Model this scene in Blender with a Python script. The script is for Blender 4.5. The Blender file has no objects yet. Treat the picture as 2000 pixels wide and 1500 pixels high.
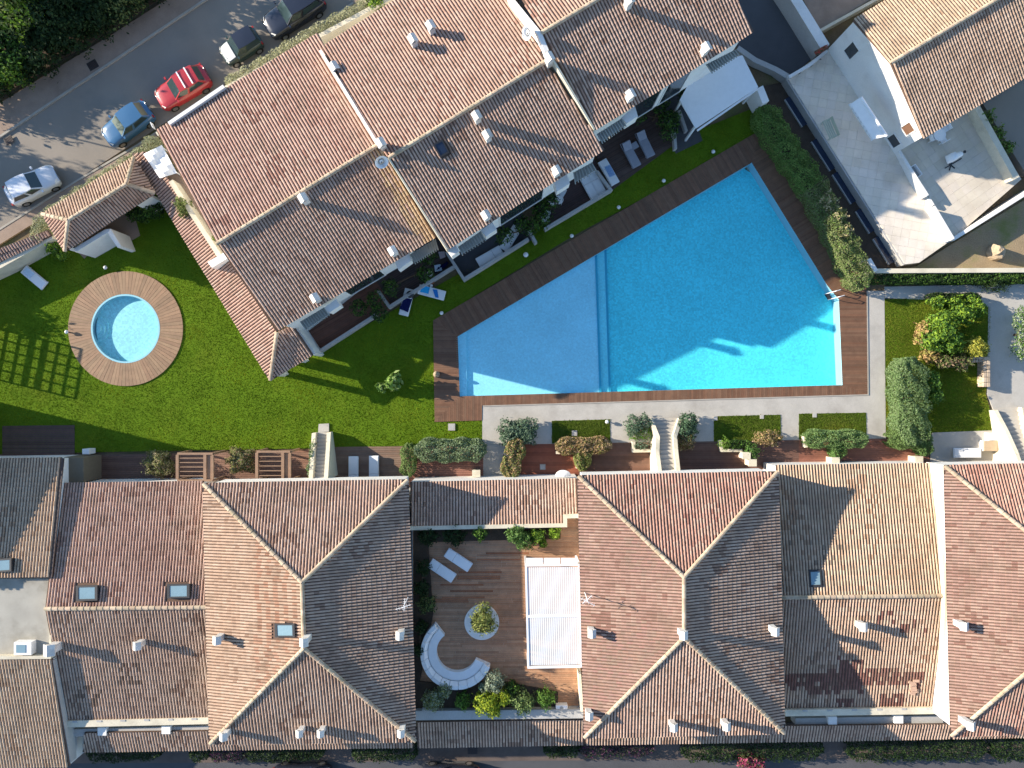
import bpy, math, random
import numpy as np
from mathutils import Vector, Matrix, noise
from mathutils.geometry import tessellate_polygon
random.seed(7); rng = np.random.default_rng(7)
R = math.radians
scene = bpy.context.scene
COL = scene.collection

# ---------------------------------------------------------------- camera, sky, sun, exposure
CAM_H = 51.4; PPM = 27.0; FPX = PPM * CAM_H
cam = bpy.data.cameras.new('camera'); camo = bpy.data.objects.new('camera', cam); COL.objects.link(camo)
camo.location = (0, 0, CAM_H); cam.sensor_fit = 'HORIZONTAL'; cam.sensor_width = 36
cam.lens = 36 * FPX / 2000; cam.clip_end = 2000; cam.clip_start = 1
scene.camera = camo
SUN_EL = R(19.0); SHX, SHY = 0.971, -0.238                      # direction shadows fall in
world = bpy.data.worlds.new('World'); scene.world = world; world.use_nodes = True
nt = world.node_tree; nt.nodes.clear()
sky = nt.nodes.new('ShaderNodeTexSky'); sky.sky_type = 'NISHITA'; sky.sun_disc = False
sky.sun_elevation = SUN_EL; sky.sun_rotation = math.atan2(-SHX, -SHY)
sky.altitude = 50; sky.air_density = 1.0; sky.dust_density = 0.15; sky.ozone_density = 2.5
bg = nt.nodes.new('ShaderNodeBackground'); bg.inputs['Strength'].default_value = 0.125
out = nt.nodes.new('ShaderNodeOutputWorld')
nt.links.new(sky.outputs[0], bg.inputs[0]); nt.links.new(bg.outputs[0], out.inputs[0])
sl = bpy.data.lights.new('sun', 'SUN'); sl.energy = 5.0; sl.angle = R(0.5); sl.color = (1.0, 0.89, 0.74)
so = bpy.data.objects.new('sun', sl); COL.objects.link(so)
sd = Vector((SHX * math.cos(SUN_EL), SHY * math.cos(SUN_EL), -math.sin(SUN_EL)))
so.rotation_euler = sd.to_track_quat('-Z', 'Y').to_euler(); so.location = (-60, 20, 60)
vs = scene.view_settings
scene.display_settings.display_device = 'sRGB'
vs.view_transform = 'Standard'; vs.look = 'None'; vs.gamma = 1; vs.use_curve_mapping = False
vs.exposure = 1.22
scene.render.engine = 'CYCLES'
scene.cycles.max_bounces = 6; scene.cycles.transparent_max_bounces = 8

# ---------------------------------------------------------------- coordinates
def W(px, py, z=0.0):
    k = (CAM_H - z) / CAM_H / PPM
    return Vector(((px - 1000) * k, -(py - 750) * k, z))
def fit_plane(p3):
    a, b, c = [W(*p) for p in p3]
    n = (b - a).cross(c - a).normalized()
    if n.z < 0: n = -n
    return n, n.dot(a)
def on_plane(px, py, pl, dz=0.0):
    n, d = pl
    o = Vector((0, 0, CAM_H)); v = Vector(((px - 1000) / FPX, -(py - 750) / FPX, -1))
    t = (d + dz * n.z - n.dot(o)) / n.dot(v)
    return o + v * t

# ---------------------------------------------------------------- object helpers
WL = {}
def reg(o, parent, w):
    """link o, parent it, and put it at world position w (parents carry no rotation)"""
    COL.objects.link(o)
    w = Vector(w); WL[o.name] = w
    if parent is not None:
        o.parent = parent; o.location = w - WL[parent.name]
    else:
        o.location = w
    return o
def tag(o, label=None, cat=None, group=None, kind=None):
    if label: o['label'] = label
    if cat: o['category'] = cat
    if group: o['group'] = group
    if kind: o['kind'] = kind
    return o
def thing(name, label, cat, loc, group=None):
    o = bpy.data.objects.new(name, None); o.empty_display_size = 0.3
    reg(o, None, loc); return tag(o, label, cat, group)
class MB:
    def __init__(s): s.v = []; s.f = []; s.c = []
    def add(s, verts, faces, col=None):
        n = len(s.v); s.v += [tuple(p) for p in verts]
        for f in faces: s.f.append(tuple(n + i for i in f)); s.c.append(col)
    def prism(s, pts, z0, z1, col=None, bottom=False):
        """pts: list of (x,y); z0, z1 numbers or lists"""
        n = len(pts)
        a = sum(pts[i][0] * pts[(i+1) % n][1] - pts[(i+1) % n][0] * pts[i][1] for i in range(n))
        z0 = list(z0) if hasattr(z0, '__len__') else [z0] * n
        z1 = list(z1) if hasattr(z1, '__len__') else [z1] * n
        if a < 0: pts = list(pts)[::-1]; z0 = z0[::-1]; z1 = z1[::-1]
        vv = [(p[0], p[1], z) for p, z in zip(pts, z0)] + [(p[0], p[1], z) for p, z in zip(pts, z1)]
        ff = [(i, (i+1) % n, n + (i+1) % n, n + i) for i in range(n)]
        if n > 4:
            tri = tessellate_polygon([[Vector((p[0], p[1], 0)) for p in pts]])
            for t in tri:
                q = [Vector((pts[i][0], pts[i][1], 0)) for i in t]
                if (q[1]-q[0]).cross(q[2]-q[0]).z < 0: t = t[::-1]
                ff.append(tuple(n + i for i in t))
                if bottom: ff.append(tuple(reversed(t)))
        else:
            ff.append(tuple(range(n, 2*n)))
            if bottom: ff.append(tuple(range(n-1, -1, -1)))
        s.add(vv, ff, col)
    def box(s, c, size, rot=0.0, col=None):
        hx, hy, hz = size[0]/2, size[1]/2, size[2]/2; cs, sn = math.cos(rot), math.sin(rot)
        vv = []
        for z in (-hz, hz):
            for x, y in ((-hx,-hy),(hx,-hy),(hx,hy),(-hx,hy)):
                vv.append((c[0]+x*cs-y*sn, c[1]+x*sn+y*cs, c[2]+z))
        s.add(vv, [(3,2,1,0),(4,5,6,7),(0,1,5,4),(1,2,6,5),(2,3,7,6),(3,0,4,7)], col)
    def beam(s, a, b, w, h, col=None):
        a = Vector(a); b = Vector(b); d = (b-a).normalized()
        up = Vector((0,0,1)) if abs(d.z) < .95 else Vector((1,0,0))
        x = d.cross(up).normalized() * w/2; y = x.cross(d).normalized() * h/2
        vv = [a-x-y, a+x-y, a+x+y, a-x+y, b-x-y, b+x-y, b+x+y, b-x+y]
        s.add(vv, [(0,1,2,3)[::-1],(4,5,6,7)[::-1] and (4,5,6,7),(0,1,5,4)[::-1],(1,2,6,5)[::-1],(2,3,7,6)[::-1],(3,0,4,7)[::-1]], col)
    def tube(s, a, b, r0, r1=None, n=8, cap=True, col=None):
        a = Vector(a); b = Vector(b); r1 = r0 if r1 is None else r1
        d = (b-a).normalized(); up = Vector((0,0,1)) if abs(d.z) < .95 else Vector((1,0,0))
        x = d.cross(up).normalized(); y = x.cross(d)
        vv = []
        for p, r in ((a, r0), (b, r1)):
            for i in range(n):
                t = 2*math.pi*i/n; vv.append(p + x*math.cos(t)*r - y*math.sin(t)*r)
        ff = [(i, (i+1) % n, n+(i+1) % n, n+i) for i in range(n)]
        if cap: ff += [tuple(range(n-1,-1,-1)), tuple(range(n, 2*n))]
        s.add(vv, ff, col)
    def lathe(s, c, prof, n=16, col=None):
        vv = []
        for r, z in prof:
            for i in range(n):
                t = 2*math.pi*i/n; vv.append((c[0]+r*math.cos(t), c[1]+r*math.sin(t), c[2]+z))
        ff = []
        for k in range(len(prof)-1):
            for i in range(n):
                j = (i+1) % n; ff.append((k*n+i, k*n+j, (k+1)*n+j, (k+1)*n+i))
        ff.append(tuple(range((len(prof)-1)*n, len(prof)*n)))
        s.add(vv, ff, col)
    def build(s, name, mat, parent=None, label=None, cat=None, group=None, kind=None, smooth=False, bevel=0, origin=None):
        v = np.array([tuple(p) for p in s.v], dtype=float)
        if origin is None:
            o = np.array([(v[:,0].min()+v[:,0].max())/2, (v[:,1].min()+v[:,1].max())/2, v[:,2].min()])
        else: o = np.array(origin, dtype=float)
        me = bpy.data.meshes.new(name)
        me.from_pydata([tuple(p) for p in (v - o)], [], s.f); me.update()
        if any(c is not None for c in s.c):
            at = me.attributes.new('tcol', 'FLOAT_COLOR', 'FACE')
            arr = np.ones((len(s.f), 4), dtype=np.float32)
            for i, c in enumerate(s.c):
                if c is not None: arr[i, :3] = c
            at.data.foreach_set('color', arr.ravel())
        if smooth:
            me.polygons.foreach_set('use_smooth', [True]*len(me.polygons))
        if mat: me.materials.append(mat)
        ob = bpy.data.objects.new(name, me)
        reg(ob, parent, o)
        if bevel:
            m = ob.modifiers.new('bevel', 'BEVEL'); m.width = bevel; m.segments = 2; m.limit_method = 'ANGLE'
        return tag(ob, label, cat, group, kind)
def np_mesh(name, V, T, mat, parent=None, fcol=None, origin=None):
    """fast mesh from vertex array V (N,3) and face array T (M,k)"""
    V = np.asarray(V, dtype=np.float32); T = np.asarray(T, dtype=np.int32); k = T.shape[1]
    o = np.array([V[:,0].mean(), V[:,1].mean(), V[:,2].min()], dtype=np.float32) if origin is None else np.array(origin, dtype=np.float32)
    me = bpy.data.meshes.new(name)
    me.vertices.add(len(V)); me.vertices.foreach_set('co', (V - o).ravel())
    me.loops.add(T.size); me.loops.foreach_set('vertex_index', T.ravel())
    me.polygons.add(len(T)); me.polygons.foreach_set('loop_start', np.arange(0, T.size, k, dtype=np.int32))
    me.update(calc_edges=True); me.shade_flat()
    if fcol is not None:
        at = me.attributes.new('tcol', 'FLOAT_COLOR', 'FACE')
        arr = np.ones((len(T), 4), dtype=np.float32); arr[:, :3] = fcol
        at.data.foreach_set('color', arr.ravel())
    if mat: me.materials.append(mat)
    ob = bpy.data.objects.new(name, me)
    return reg(ob, parent, [float(x) for x in o])
def copy_tree(o, parent=None):
    c = o.copy(); COL.objects.link(c); c.parent = parent
    for ch in o.children: copy_tree(ch, c)
    return c

# ---------------------------------------------------------------- materials
def mat(name, col, rough=0.7, var=0.15, scale=2.0, fine=25.0, bump=0.0, attr=False, spec=0.3, metal=0.0,
        trans=0.0, stain=None, stain_amt=0.0, stain_scale=0.5, stretch=None):
    m = bpy.data.materials.new(name); m.use_nodes = True
    t = m.node_tree; N = t.nodes; L = t.links; N.clear()
    o = N.new('ShaderNodeOutputMaterial'); b = N.new('ShaderNodeBsdfPrincipled')
    b.inputs['Roughness'].default_value = rough; b.inputs['Metallic'].default_value = metal
    b.inputs['Specular IOR Level'].default_value = spec
    geo = N.new('ShaderNodeNewGeometry'); pos = geo.outputs['Position']
    if stretch:
        mp = N.new('ShaderNodeMapping'); mp.inputs['Scale'].default_value = stretch[:3]; mp.inputs['Rotation'].default_value = (0, 0, stretch[3] if len(stretch) > 3 else 0)
        L.new(pos, mp.inputs[0]); pos2 = mp.outputs[0]
    else: pos2 = pos
    if attr:
        a1 = N.new('ShaderNodeAttribute'); a1.attribute_type = 'GEOMETRY'; a1.attribute_name = 'tcol'
        a2 = N.new('ShaderNodeAttribute'); a2.attribute_type = 'OBJECT'; a2.attribute_name = 'tcol'
        ad = N.new('ShaderNodeVectorMath'); ad.operation = 'ADD'
        L.new(a1.outputs['Vector'], ad.inputs[0]); L.new(a2.outputs['Vector'], ad.inputs[1]); base = ad.outputs[0]
    else:
        rgb = N.new('ShaderNodeRGB'); rgb.outputs[0].default_value = (*col, 1); base = rgb.outputs[0]
    n1 = N.new('ShaderNodeTexNoise'); n1.inputs['Scale'].default_value = scale; n1.inputs['Detail'].default_value = 5
    n2 = N.new('ShaderNodeTexNoise'); n2.inputs['Scale'].default_value = fine; n2.inputs['Detail'].default_value = 3
    L.new(pos2, n1.inputs['Vector']); L.new(pos2, n2.inputs['Vector'])
    s = N.new('ShaderNodeMath'); s.operation = 'ADD'; L.new(n1.outputs[0], s.inputs[0]); L.new(n2.outputs[0], s.inputs[1])
    mr = N.new('ShaderNodeMapRange'); mr.inputs['From Min'].default_value = 0.7; mr.inputs['From Max'].default_value = 1.3
    mr.inputs['To Min'].default_value = 1 - var; mr.inputs['To Max'].default_value = 1 + var
    L.new(s.outputs[0], mr.inputs['Value'])
    mul = N.new('ShaderNodeVectorMath'); mul.operation = 'SCALE'; L.new(base, mul.inputs[0]); L.new(mr.outputs[0], mul.inputs['Scale'])
    fin = mul.outputs[0]
    if stain:
        n3 = N.new('ShaderNodeTexNoise'); n3.inputs['Scale'].default_value = stain_scale; n3.inputs['Detail'].default_value = 7; n3.inputs['Roughness'].default_value = .65
        L.new(pos, n3.inputs['Vector'])
        r3 = N.new('ShaderNodeMapRange'); r3.inputs['From Min'].default_value = .5; r3.inputs['From Max'].default_value = .68
        r3.inputs['To Max'].default_value = stain_amt; L.new(n3.outputs[0], r3.inputs['Value'])
        mx = N.new('ShaderNodeMix'); mx.data_type = 'RGBA'; L.new(r3.outputs[0], mx.inputs[0]); L.new(fin, mx.inputs[6]); mx.inputs[7].default_value = (*stain, 1)
        fin = mx.outputs[2]
    L.new(fin, b.inputs['Base Color'])
    if bump:
        bp = N.new('ShaderNodeBump'); bp.inputs['Strength'].default_value = bump; bp.inputs['Distance'].default_value = 0.05
        L.new(n2.outputs[0], bp.inputs['Height']); L.new(bp.outputs[0], b.inputs['Normal'])
    if trans:
        tr = N.new('ShaderNodeBsdfTranslucent'); L.new(fin, tr.inputs[0])
        ms = N.new('ShaderNodeMixShader'); ms.inputs[0].default_value = trans
        L.new(b.outputs[0], ms.inputs[1]); L.new(tr.outputs[0], ms.inputs[2]); L.new(ms.outputs[0], o.inputs[0])
    else: L.new(b.outputs[0], o.inputs[0])
    return m
M = {}
M['tile'] = mat('terracotta_tile', (1,1,1), .88, .14, 3, 30, attr=True, spec=.08, stain=(.21,.155,.11), stain_amt=.45, stain_scale=.8)
M['channel'] = mat('channel_tile', (.130,.085,.064), .9, .25, 3, 30, spec=.1)
M['ridge'] = mat('ridge_tile', (1,1,1), .85, .22, 3, 20, attr=True, spec=.1, stain=(.25,.20,.10), stain_amt=.5, stain_scale=1.1)
M['white'] = mat('white_plaster', (.74,.72,.68), .85, .06, .8, 12, spec=.2, stain=(.5,.47,.42), stain_amt=.35, stain_scale=.7)
M['chim'] = mat('chimney_render', (.62,.60,.56), .9, .14, 2.5, 14, spec=.1, stain=(.34,.31,.27), stain_amt=.6, stain_scale=1.3)
M['dry'] = mat('dry_earth', (.31,.235,.145), .95, .22, .8, 12, bump=.4, spec=.05, stain=(.15,.17,.045), stain_amt=.8, stain_scale=.4)
M['cream'] = mat('cream_plaster', (.62,.56,.43), .9, .10, 1.2, 14, spec=.15, stain=(.35,.31,.23), stain_amt=.45, stain_scale=.9)
M['greywall'] = mat('grey_render', (.42,.41,.39), .9, .14, 1.0, 14, spec=.15, stain=(.25,.24,.22), stain_amt=.5)
M['concrete'] = mat('path_concrete', (.43,.405,.36), .9, .13, .7, 24, bump=.15, spec=.2, stain=(.30,.275,.24), stain_amt=.6, stain_scale=.45)
M['flatroof'] = mat('bitumen_roof', (.36,.34,.29), .9, .16, .8, 20, spec=.15, stain=(.20,.185,.15), stain_amt=.6, stain_scale=.5)
M['asphalt'] = mat('asphalt', (.26,.228,.19), .9, .10, .4, 40, bump=.2, spec=.15, stain=(.19,.175,.155), stain_amt=.55, stain_scale=.22)
M['asphalt2'] = mat('asphalt_dark', (.085,.085,.09), .9, .14, .5, 40, bump=.25, spec=.2, stain=(.055,.055,.058), stain_amt=.5, stain_scale=.3)
M['paver'] = mat('pink_paver', (.30,.225,.175), .9, .16, 1.2, 30, bump=.2, spec=.15, stain=(.2,.15,.115), stain_amt=.5, stain_scale=.5)
M['paver2'] = mat('south_paver_shaded', (.13,.10,.085), .9, .16, 1.2, 30, bump=.2, spec=.15, stain=(.08,.065,.055), stain_amt=.5, stain_scale=.5)  # darker copy of the paver, building shade put into its colour
M['kerb'] = mat('kerb_stone', (.36,.33,.28), .9, .15, 2, 30, spec=.2)
M['ground'] = mat('earth', (.17,.125,.075), .95, .25, .6, 14, bump=.4, spec=.1, stain=(.10,.12,.035), stain_amt=.8, stain_scale=.35)
M['soil'] = mat('soil', (.075,.055,.04), .95, .25, 1.5, 20, bump=.5, spec=.1)
M['deck'] = mat('deck_board', (1,1,1), .6, .18, 2.5, 30, attr=True, spec=.35)
M['deckbase'] = mat('deck_joist', (.05,.035,.028), .9, .1)
M['leaf'] = mat('leaf', (1,1,1), .6, .12, 5, 30, attr=True, spec=.18, trans=.30)
M['grassblade'] = mat('grass_blade', (1,1,1), .8, .1, 5, 30, attr=True, spec=.04, trans=.3)
M['lawn'] = mat('lawn_soil', (.092,.158,.010), .95, .22, .7, 14, bump=.35, spec=.05, stain=(.125,.155,.014), stain_amt=.5, stain_scale=.28)
M['bark'] = mat('bark', (.11,.075,.05), .9, .25, 6, 40, bump=.3, spec=.1)
M['stone'] = mat('field_stone', (.42,.34,.25), .9, .2, 3, 20, bump=.3, attr=True, spec=.15)
M['rock'] = mat('rock', (.36,.28,.19), .9, .2, 2, 14, bump=.4, spec=.15)
M['wood'] = mat('pergola_wood', (.27,.17,.11), .75, .15, 3, 30, spec=.25)
M['louvre'] = mat('louvre_metal', (.72,.72,.72), .5, .03, 2, 20, spec=.3)
M['metalw'] = mat('white_metal', (.80,.80,.80), .45, .03, 2, 20, spec=.4)
M['fabric'] = mat('white_fabric', (.78,.78,.77), .9, .04, 3, 40, spec=.1)
M['awning'] = mat('grey_slat', (.33,.33,.29), .8, .15, 2, 20, spec=.2)
M['dark'] = mat('dark_metal', (.03,.03,.032), .5, .1, 3, 20, spec=.4)
M['gutter'] = mat('brown_gutter', (.055,.035,.03), .5, .1, 3, 20, spec=.4)
M['glassdark'] = mat('window_glass', (.025,.032,.038), .08, .05, 1, 5, spec=.8)
M['glasssky'] = mat('skylight_glass', (.20,.30,.34), .06, .05, 1, 5, spec=.9)
M['navyglass'] = mat('navy_glass', (.02,.032,.06), .12, .08, 1, 5, spec=.6)
M['pavelight'] = mat('beige_terrace_tile', (1,1,1), .8, .10, .9, 22, attr=True, spec=.2, stain=(.46,.39,.30), stain_amt=.55, stain_scale=.35)
M['poolwall'] = mat('pool_wall', (.26,.52,.60), .5, .05, 2, 20)
M['shutter'] = mat('brown_shutter', (.16,.085,.05), .6, .12, 3, 20)
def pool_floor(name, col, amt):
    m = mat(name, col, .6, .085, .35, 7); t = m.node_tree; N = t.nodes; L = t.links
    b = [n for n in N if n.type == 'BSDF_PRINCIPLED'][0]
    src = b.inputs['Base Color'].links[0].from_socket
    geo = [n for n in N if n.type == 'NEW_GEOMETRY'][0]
    vo = N.new('ShaderNodeTexVoronoi'); vo.inputs['Scale'].default_value = 8.5; vo.inputs['Randomness'].default_value = .6   # cell speckle, sunlit ripples painted into the floor colour
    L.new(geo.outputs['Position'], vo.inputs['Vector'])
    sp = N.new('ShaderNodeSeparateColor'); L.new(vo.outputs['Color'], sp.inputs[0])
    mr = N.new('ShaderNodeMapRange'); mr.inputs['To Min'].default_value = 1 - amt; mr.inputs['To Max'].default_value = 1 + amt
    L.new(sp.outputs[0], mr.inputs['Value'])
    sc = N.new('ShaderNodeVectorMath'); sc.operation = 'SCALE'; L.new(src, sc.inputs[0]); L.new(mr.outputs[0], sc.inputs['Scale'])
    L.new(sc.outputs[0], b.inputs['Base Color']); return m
M['floor_deep'] = pool_floor('pool_painted_ripple_deep', (.085,.71,.80), .13)
M['floor_shallow'] = pool_floor('pool_painted_ripple_shallow', (.32,.76,.88), .05)
M['floor_step'] = pool_floor('pool_painted_ripple_step', (.17,.73,.83), .06); M['step_line'] = mat('step_shade_line', (.03,.36,.52), .5, .05, 2, 20)
M['floor_round'] = pool_floor('pool_painted_ripple_round', (.30,.68,.70), .12)
def water():
    m = bpy.data.materials.new('pool_water'); m.use_nodes = True; t = m.node_tree; N = t.nodes; L = t.links; N.clear()
    o = N.new('ShaderNodeOutputMaterial'); tr = N.new('ShaderNodeBsdfTransparent'); tr.inputs[0].default_value = (.96,.99,1,1)
    gl = N.new('ShaderNodeBsdfGlossy'); gl.inputs['Roughness'].default_value = .03
    lw = N.new('ShaderNodeLayerWeight'); lw.inputs['Blend'].default_value = .5      # two-sided Schlick reflectance
    pw = N.new('ShaderNodeMath'); pw.operation = 'POWER'; pw.inputs[1].default_value = 5; L.new(lw.outputs['Facing'], pw.inputs[0])
    fr = N.new('ShaderNodeMath'); fr.operation = 'MULTIPLY_ADD'; fr.inputs[1].default_value = .9; fr.inputs[2].default_value = .02; L.new(pw.outputs[0], fr.inputs[0])
    nz = N.new('ShaderNodeTexNoise'); nz.inputs['Scale'].default_value = 2.6; nz.inputs['Detail'].default_value = 3
    geo = N.new('ShaderNodeNewGeometry'); L.new(geo.outputs['Position'], nz.inputs['Vector'])
    bp = N.new('ShaderNodeBump'); bp.inputs['Strength'].default_value = .25; bp.inputs['Distance'].default_value = .08
    L.new(nz.outputs[0], bp.inputs['Height']); L.new(bp.outputs[0], gl.inputs['Normal'])
    ms = N.new('ShaderNodeMixShader'); L.new(fr.outputs[0], ms.inputs[0]); L.new(tr.outputs[0], ms.inputs[1]); L.new(gl.outputs[0], ms.inputs[2])
    L.new(ms.outputs[0], o.inputs[0]); return m
M['water'] = water()
def paint(name, col, rough=.25):
    m = mat(name, col, rough, .03, 2, 20, spec=.5)
    b = [n for n in m.node_tree.nodes if n.type == 'BSDF_PRINCIPLED'][0]
    b.inputs['Coat Weight'].default_value = .6; b.inputs['Coat Roughness'].default_value = .06
    return m
def cloth(name, col): return mat(name, col, .9, .08, 4, 40, spec=.1)
# ---------------------------------------------------------------- roof machinery
def tile_template():
    pts = []
    for (y, w, h, zz) in ((0.0, .130, .062, .003), (.375, .147, .069, .016)):      # y grows downslope
        for k in range(5):
            a = math.pi * k / 4
            pts.append((-math.cos(a) * w / 2, y, zz + math.sin(a) * h))
    tr = []
    for k in range(4): tr += [(k, 5+k, 6+k), (k, 6+k, 1+k)]
    tr += [(5, 6, 9), (6, 7, 8), (6, 8, 9)]
    return np.array(pts), np.array(tr)
TV, TT = tile_template()
TILE_ME = bpy.data.meshes.new('roof_tile')
TILE_ME.from_pydata([tuple(p) for p in TV], [], [tuple(int(i) for i in t)[::-1] for t in TT]); TILE_ME.update(); TILE_ME.materials.append(M['tile'])
def ridge_template():
    pts = []
    for (y, r) in ((-.24, .125), (.24, .145)):
        for k in range(6):
            a = math.pi * k / 5; pts.append((-math.cos(a) * r, y, math.sin(a) * r * .85 + (.015 if y > 0 else 0)))
    f = [(k, k+1, 7+k, 6+k) for k in range(5)] + [(6, 7, 8, 9, 10, 11)]
    return pts, f
RP, RF = ridge_template()
RIDGE_ME = bpy.data.meshes.new('ridge_tile'); RIDGE_ME.from_pydata(RP, [], RF); RIDGE_ME.update(); RIDGE_ME.materials.append(M['ridge'])
PAL = {
 'pink':  [(.60,.43,.335), (.63,.455,.36), (.47,.31,.24), (.66,.50,.40)],
 'rose':  [(.58,.405,.325), (.61,.44,.355), (.45,.285,.225), (.64,.48,.385)],
 'tan':   [(.60,.455,.33), (.63,.49,.36), (.46,.335,.24), (.66,.53,.40)],
 'gold':  [(.62,.49,.345), (.65,.525,.375), (.50,.37,.25), (.67,.56,.41)],
 'mix':   [(.59,.435,.335), (.63,.475,.37), (.43,.30,.225), (.66,.52,.41)],
 'dull':  [(.53,.41,.315), (.58,.455,.35), (.37,.265,.20), (.61,.50,.395)],
  'deep':  [(.47,.32,.26), (.50,.35,.285), (.36,.22,.175), (.54,.40,.32)],
 'red':   [(.50,.315,.245), (.54,.35,.275), (.36,.20,.155), (.58,.42,.33)],
}
def clip_interval(poly, a):
    lo, hi = 1e9, -1e9; n = len(poly)
    for i in range(n):
        (x0, y0), (x1, y1) = poly[i], poly[(i+1) % n]
        if (x0 - a) * (x1 - a) <= 0 and abs(x1 - x0) > 1e-9:
            y = y0 + (y1 - y0) * (a - x0) / (x1 - x0); lo = min(lo, y); hi = max(hi, y)
    return (lo, hi) if hi > lo else None
def in_poly(p, poly):
    c = False; n = len(poly)
    for i in range(n):
        (x0, y0), (x1, y1) = poly[i], poly[(i+1) % n]
        if (y0 > p[1]) != (y1 > p[1]) and p[0] < (x1-x0)*(p[1]-y0)/(y1-y0)+x0: c = not c
    return c
class Roof:
    """one house roof: base slab with all slopes, tiles on it, ridge tiles, gutters"""
    def __init__(s, parent, name='roof'):
        s.parent = parent; s.mb = MB(); s.tiles = []; s.ridges = []; s.gut = []; s.planes = []
    def slope(s, px, p3, pal='pink', holes=(), patch=None, spacing=.202, thick=.14):
        pl = fit_plane(p3); pts = [on_plane(x, y, pl) for x, y in px]
        s.planes.append((px, pl))
        n = pl[0]
        top = [p for p in pts]
        s.mb.prism([(p.x, p.y) for p in top], [p.z - thick for p in top], [p.z for p in top], bottom=True)
        d = Vector((n.x, n.y, 0)).normalized(); d = Vector((d.x, d.y, -(d.x*n.x + d.y*n.y) / n.z)).normalized()
        u = n.cross(d) * -1
        o = pts[0]
        q = [((p-o).dot(u), (p-o).dot(d)) for p in pts]
        hol = [[((on_plane(x, y, pl)-o).dot(u), (on_plane(x, y, pl)-o).dot(d)) for x, y in h] for h in holes]
        amin = min(a for a, b in q); amax = max(a for a, b in q)
        cols = int((amax-amin-.06)/spacing); off = (amax-amin-(cols-1)*spacing)/2 if cols > 0 else 0
        P = [(a*.735,b_*.66,c_*.645) for a,b_,c_ in PAL[pal]]
        for i in range(cols):
            a = amin + off + i*spacing
            iv = clip_interval(q, a)
            if not iv or iv[1]-iv[0] < .22: continue
            L = iv[1]-iv[0]; m = max(1, round(L/.33)); e = L/m
            for k in range(m):
                b = iv[0] + k*e
                if any(in_poly((a, b+e*.5), h) for h in hol): continue
                w = o + u*(a + random.uniform(-.005,.005)) + d*(b + random.uniform(-.012,.012) + (.03 if k == m-1 else 0))
                nz = noise.noise(w*.35) + .7*noise.noise(w*1.2)
                r = random.random()*.6 + .3 + nz*.6
                c = P[0] if r < .35 else P[1] if r < .72 else P[3] if r < 1.0 else P[2]
                if r < .12 or random.random() < .025: c = [q2*.6+q0*.4 for q2, q0 in zip(P[2], P[0])]
                f = random.uniform(.94, 1.05)
                c = [x*f for x in c]
                if patch: c = patch(w, c)
                s.tiles.append((w, u, d, n, min(1.0, e/.33), c))
    def ridge(s, a, b, lift=.02):
        a = Vector(a); b = Vector(b); L = (b-a).length; n = max(1, round(L/.42)); d = (b-a)/n
        y = d.normalized(); x = y.cross(Vector((0,0,1))).normalized(); z = x.cross(y)
        for i in range(n):
            p = a + d*(i+.5) + z*lift
            s.ridges.append(Matrix(((x.x,y.x,z.x,p.x),(x.y,y.y,z.y,p.y),(x.z,y.z,z.z,p.z),(0,0,0,1))))
    def ridge_px(s, p, q, plane_i, ext=0):
        pl = s.planes[plane_i][1]; s.ridge(on_plane(*p, pl, .06), on_plane(*q, pl, .06))
    def gutter_px(s, p, q, plane_i, w=.13):
        pl = s.planes[plane_i][1]; s.gut.append((on_plane(*p, pl, -.06), on_plane(*q, pl, -.06), w))
    def finish(s, singles=300):
        rf = s.mb.build('roof', M['channel'], s.parent); rw = WL[rf.name]
        order = sorted(range(len(s.tiles)), key=lambda i: -(s.tiles[i][0].z - .012*abs(s.tiles[i][0].y) - .01*abs(s.tiles[i][0].x)))
        one = order[:singles]; rest = order[singles:]
        for i in one:
            w, u, d, n, sc, c = s.tiles[i]
            ob = bpy.data.objects.new('roof_tile', TILE_ME); COL.objects.link(ob); ob.parent = rf
            d2 = d*sc; p = w - rw
            ob.matrix_basis = Matrix(((u.x,d2.x,n.x,p.x),(u.y,d2.y,n.y,p.y),(u.z,d2.z,n.z,p.z),(0,0,0,1)))
            ob['tcol'] = [float(x) for x in c]
        if rest:
            w = np.array([tuple(s.tiles[i][0]) for i in rest]); u = np.array([tuple(s.tiles[i][1]) for i in rest])
            d = np.array([tuple(s.tiles[i][2]*s.tiles[i][4]) for i in rest]); n = np.array([tuple(s.tiles[i][3]) for i in rest])
            V = w[:,None,:] + TV[None,:,0:1]*u[:,None,:] + TV[None,:,1:2]*d[:,None,:] + TV[None,:,2:3]*n[:,None,:]
            F = (TT[None,:,::-1] + (np.arange(len(rest))*len(TV))[:,None,None]).reshape(-1,3)
            c = np.repeat(np.array([s.tiles[i][5] for i in rest]), len(TT), axis=0)
            tag(np_mesh('roof_tiles', V.reshape(-1,3), F, M['tile'], rf, c), kind='stuff')
        for m in s.ridges:
            ob = bpy.data.objects.new('ridge_tile', RIDGE_ME); COL.objects.link(ob); ob.parent = rf
            k = random.uniform(.78,1.12); g = random.uniform(.94,1.04); ob['tcol'] = [.46*k, .365*k*g, .265*k*g]
            m2 = m.copy(); m2.translation = m.translation - rw; ob.matrix_basis = m2
        for a, b, w in s.gut:
            mb = MB(); mb.beam(a, b, w, .10); mb.build('gutter', M['gutter'], s.parent)
        s.obj = rf; return rf
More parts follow.
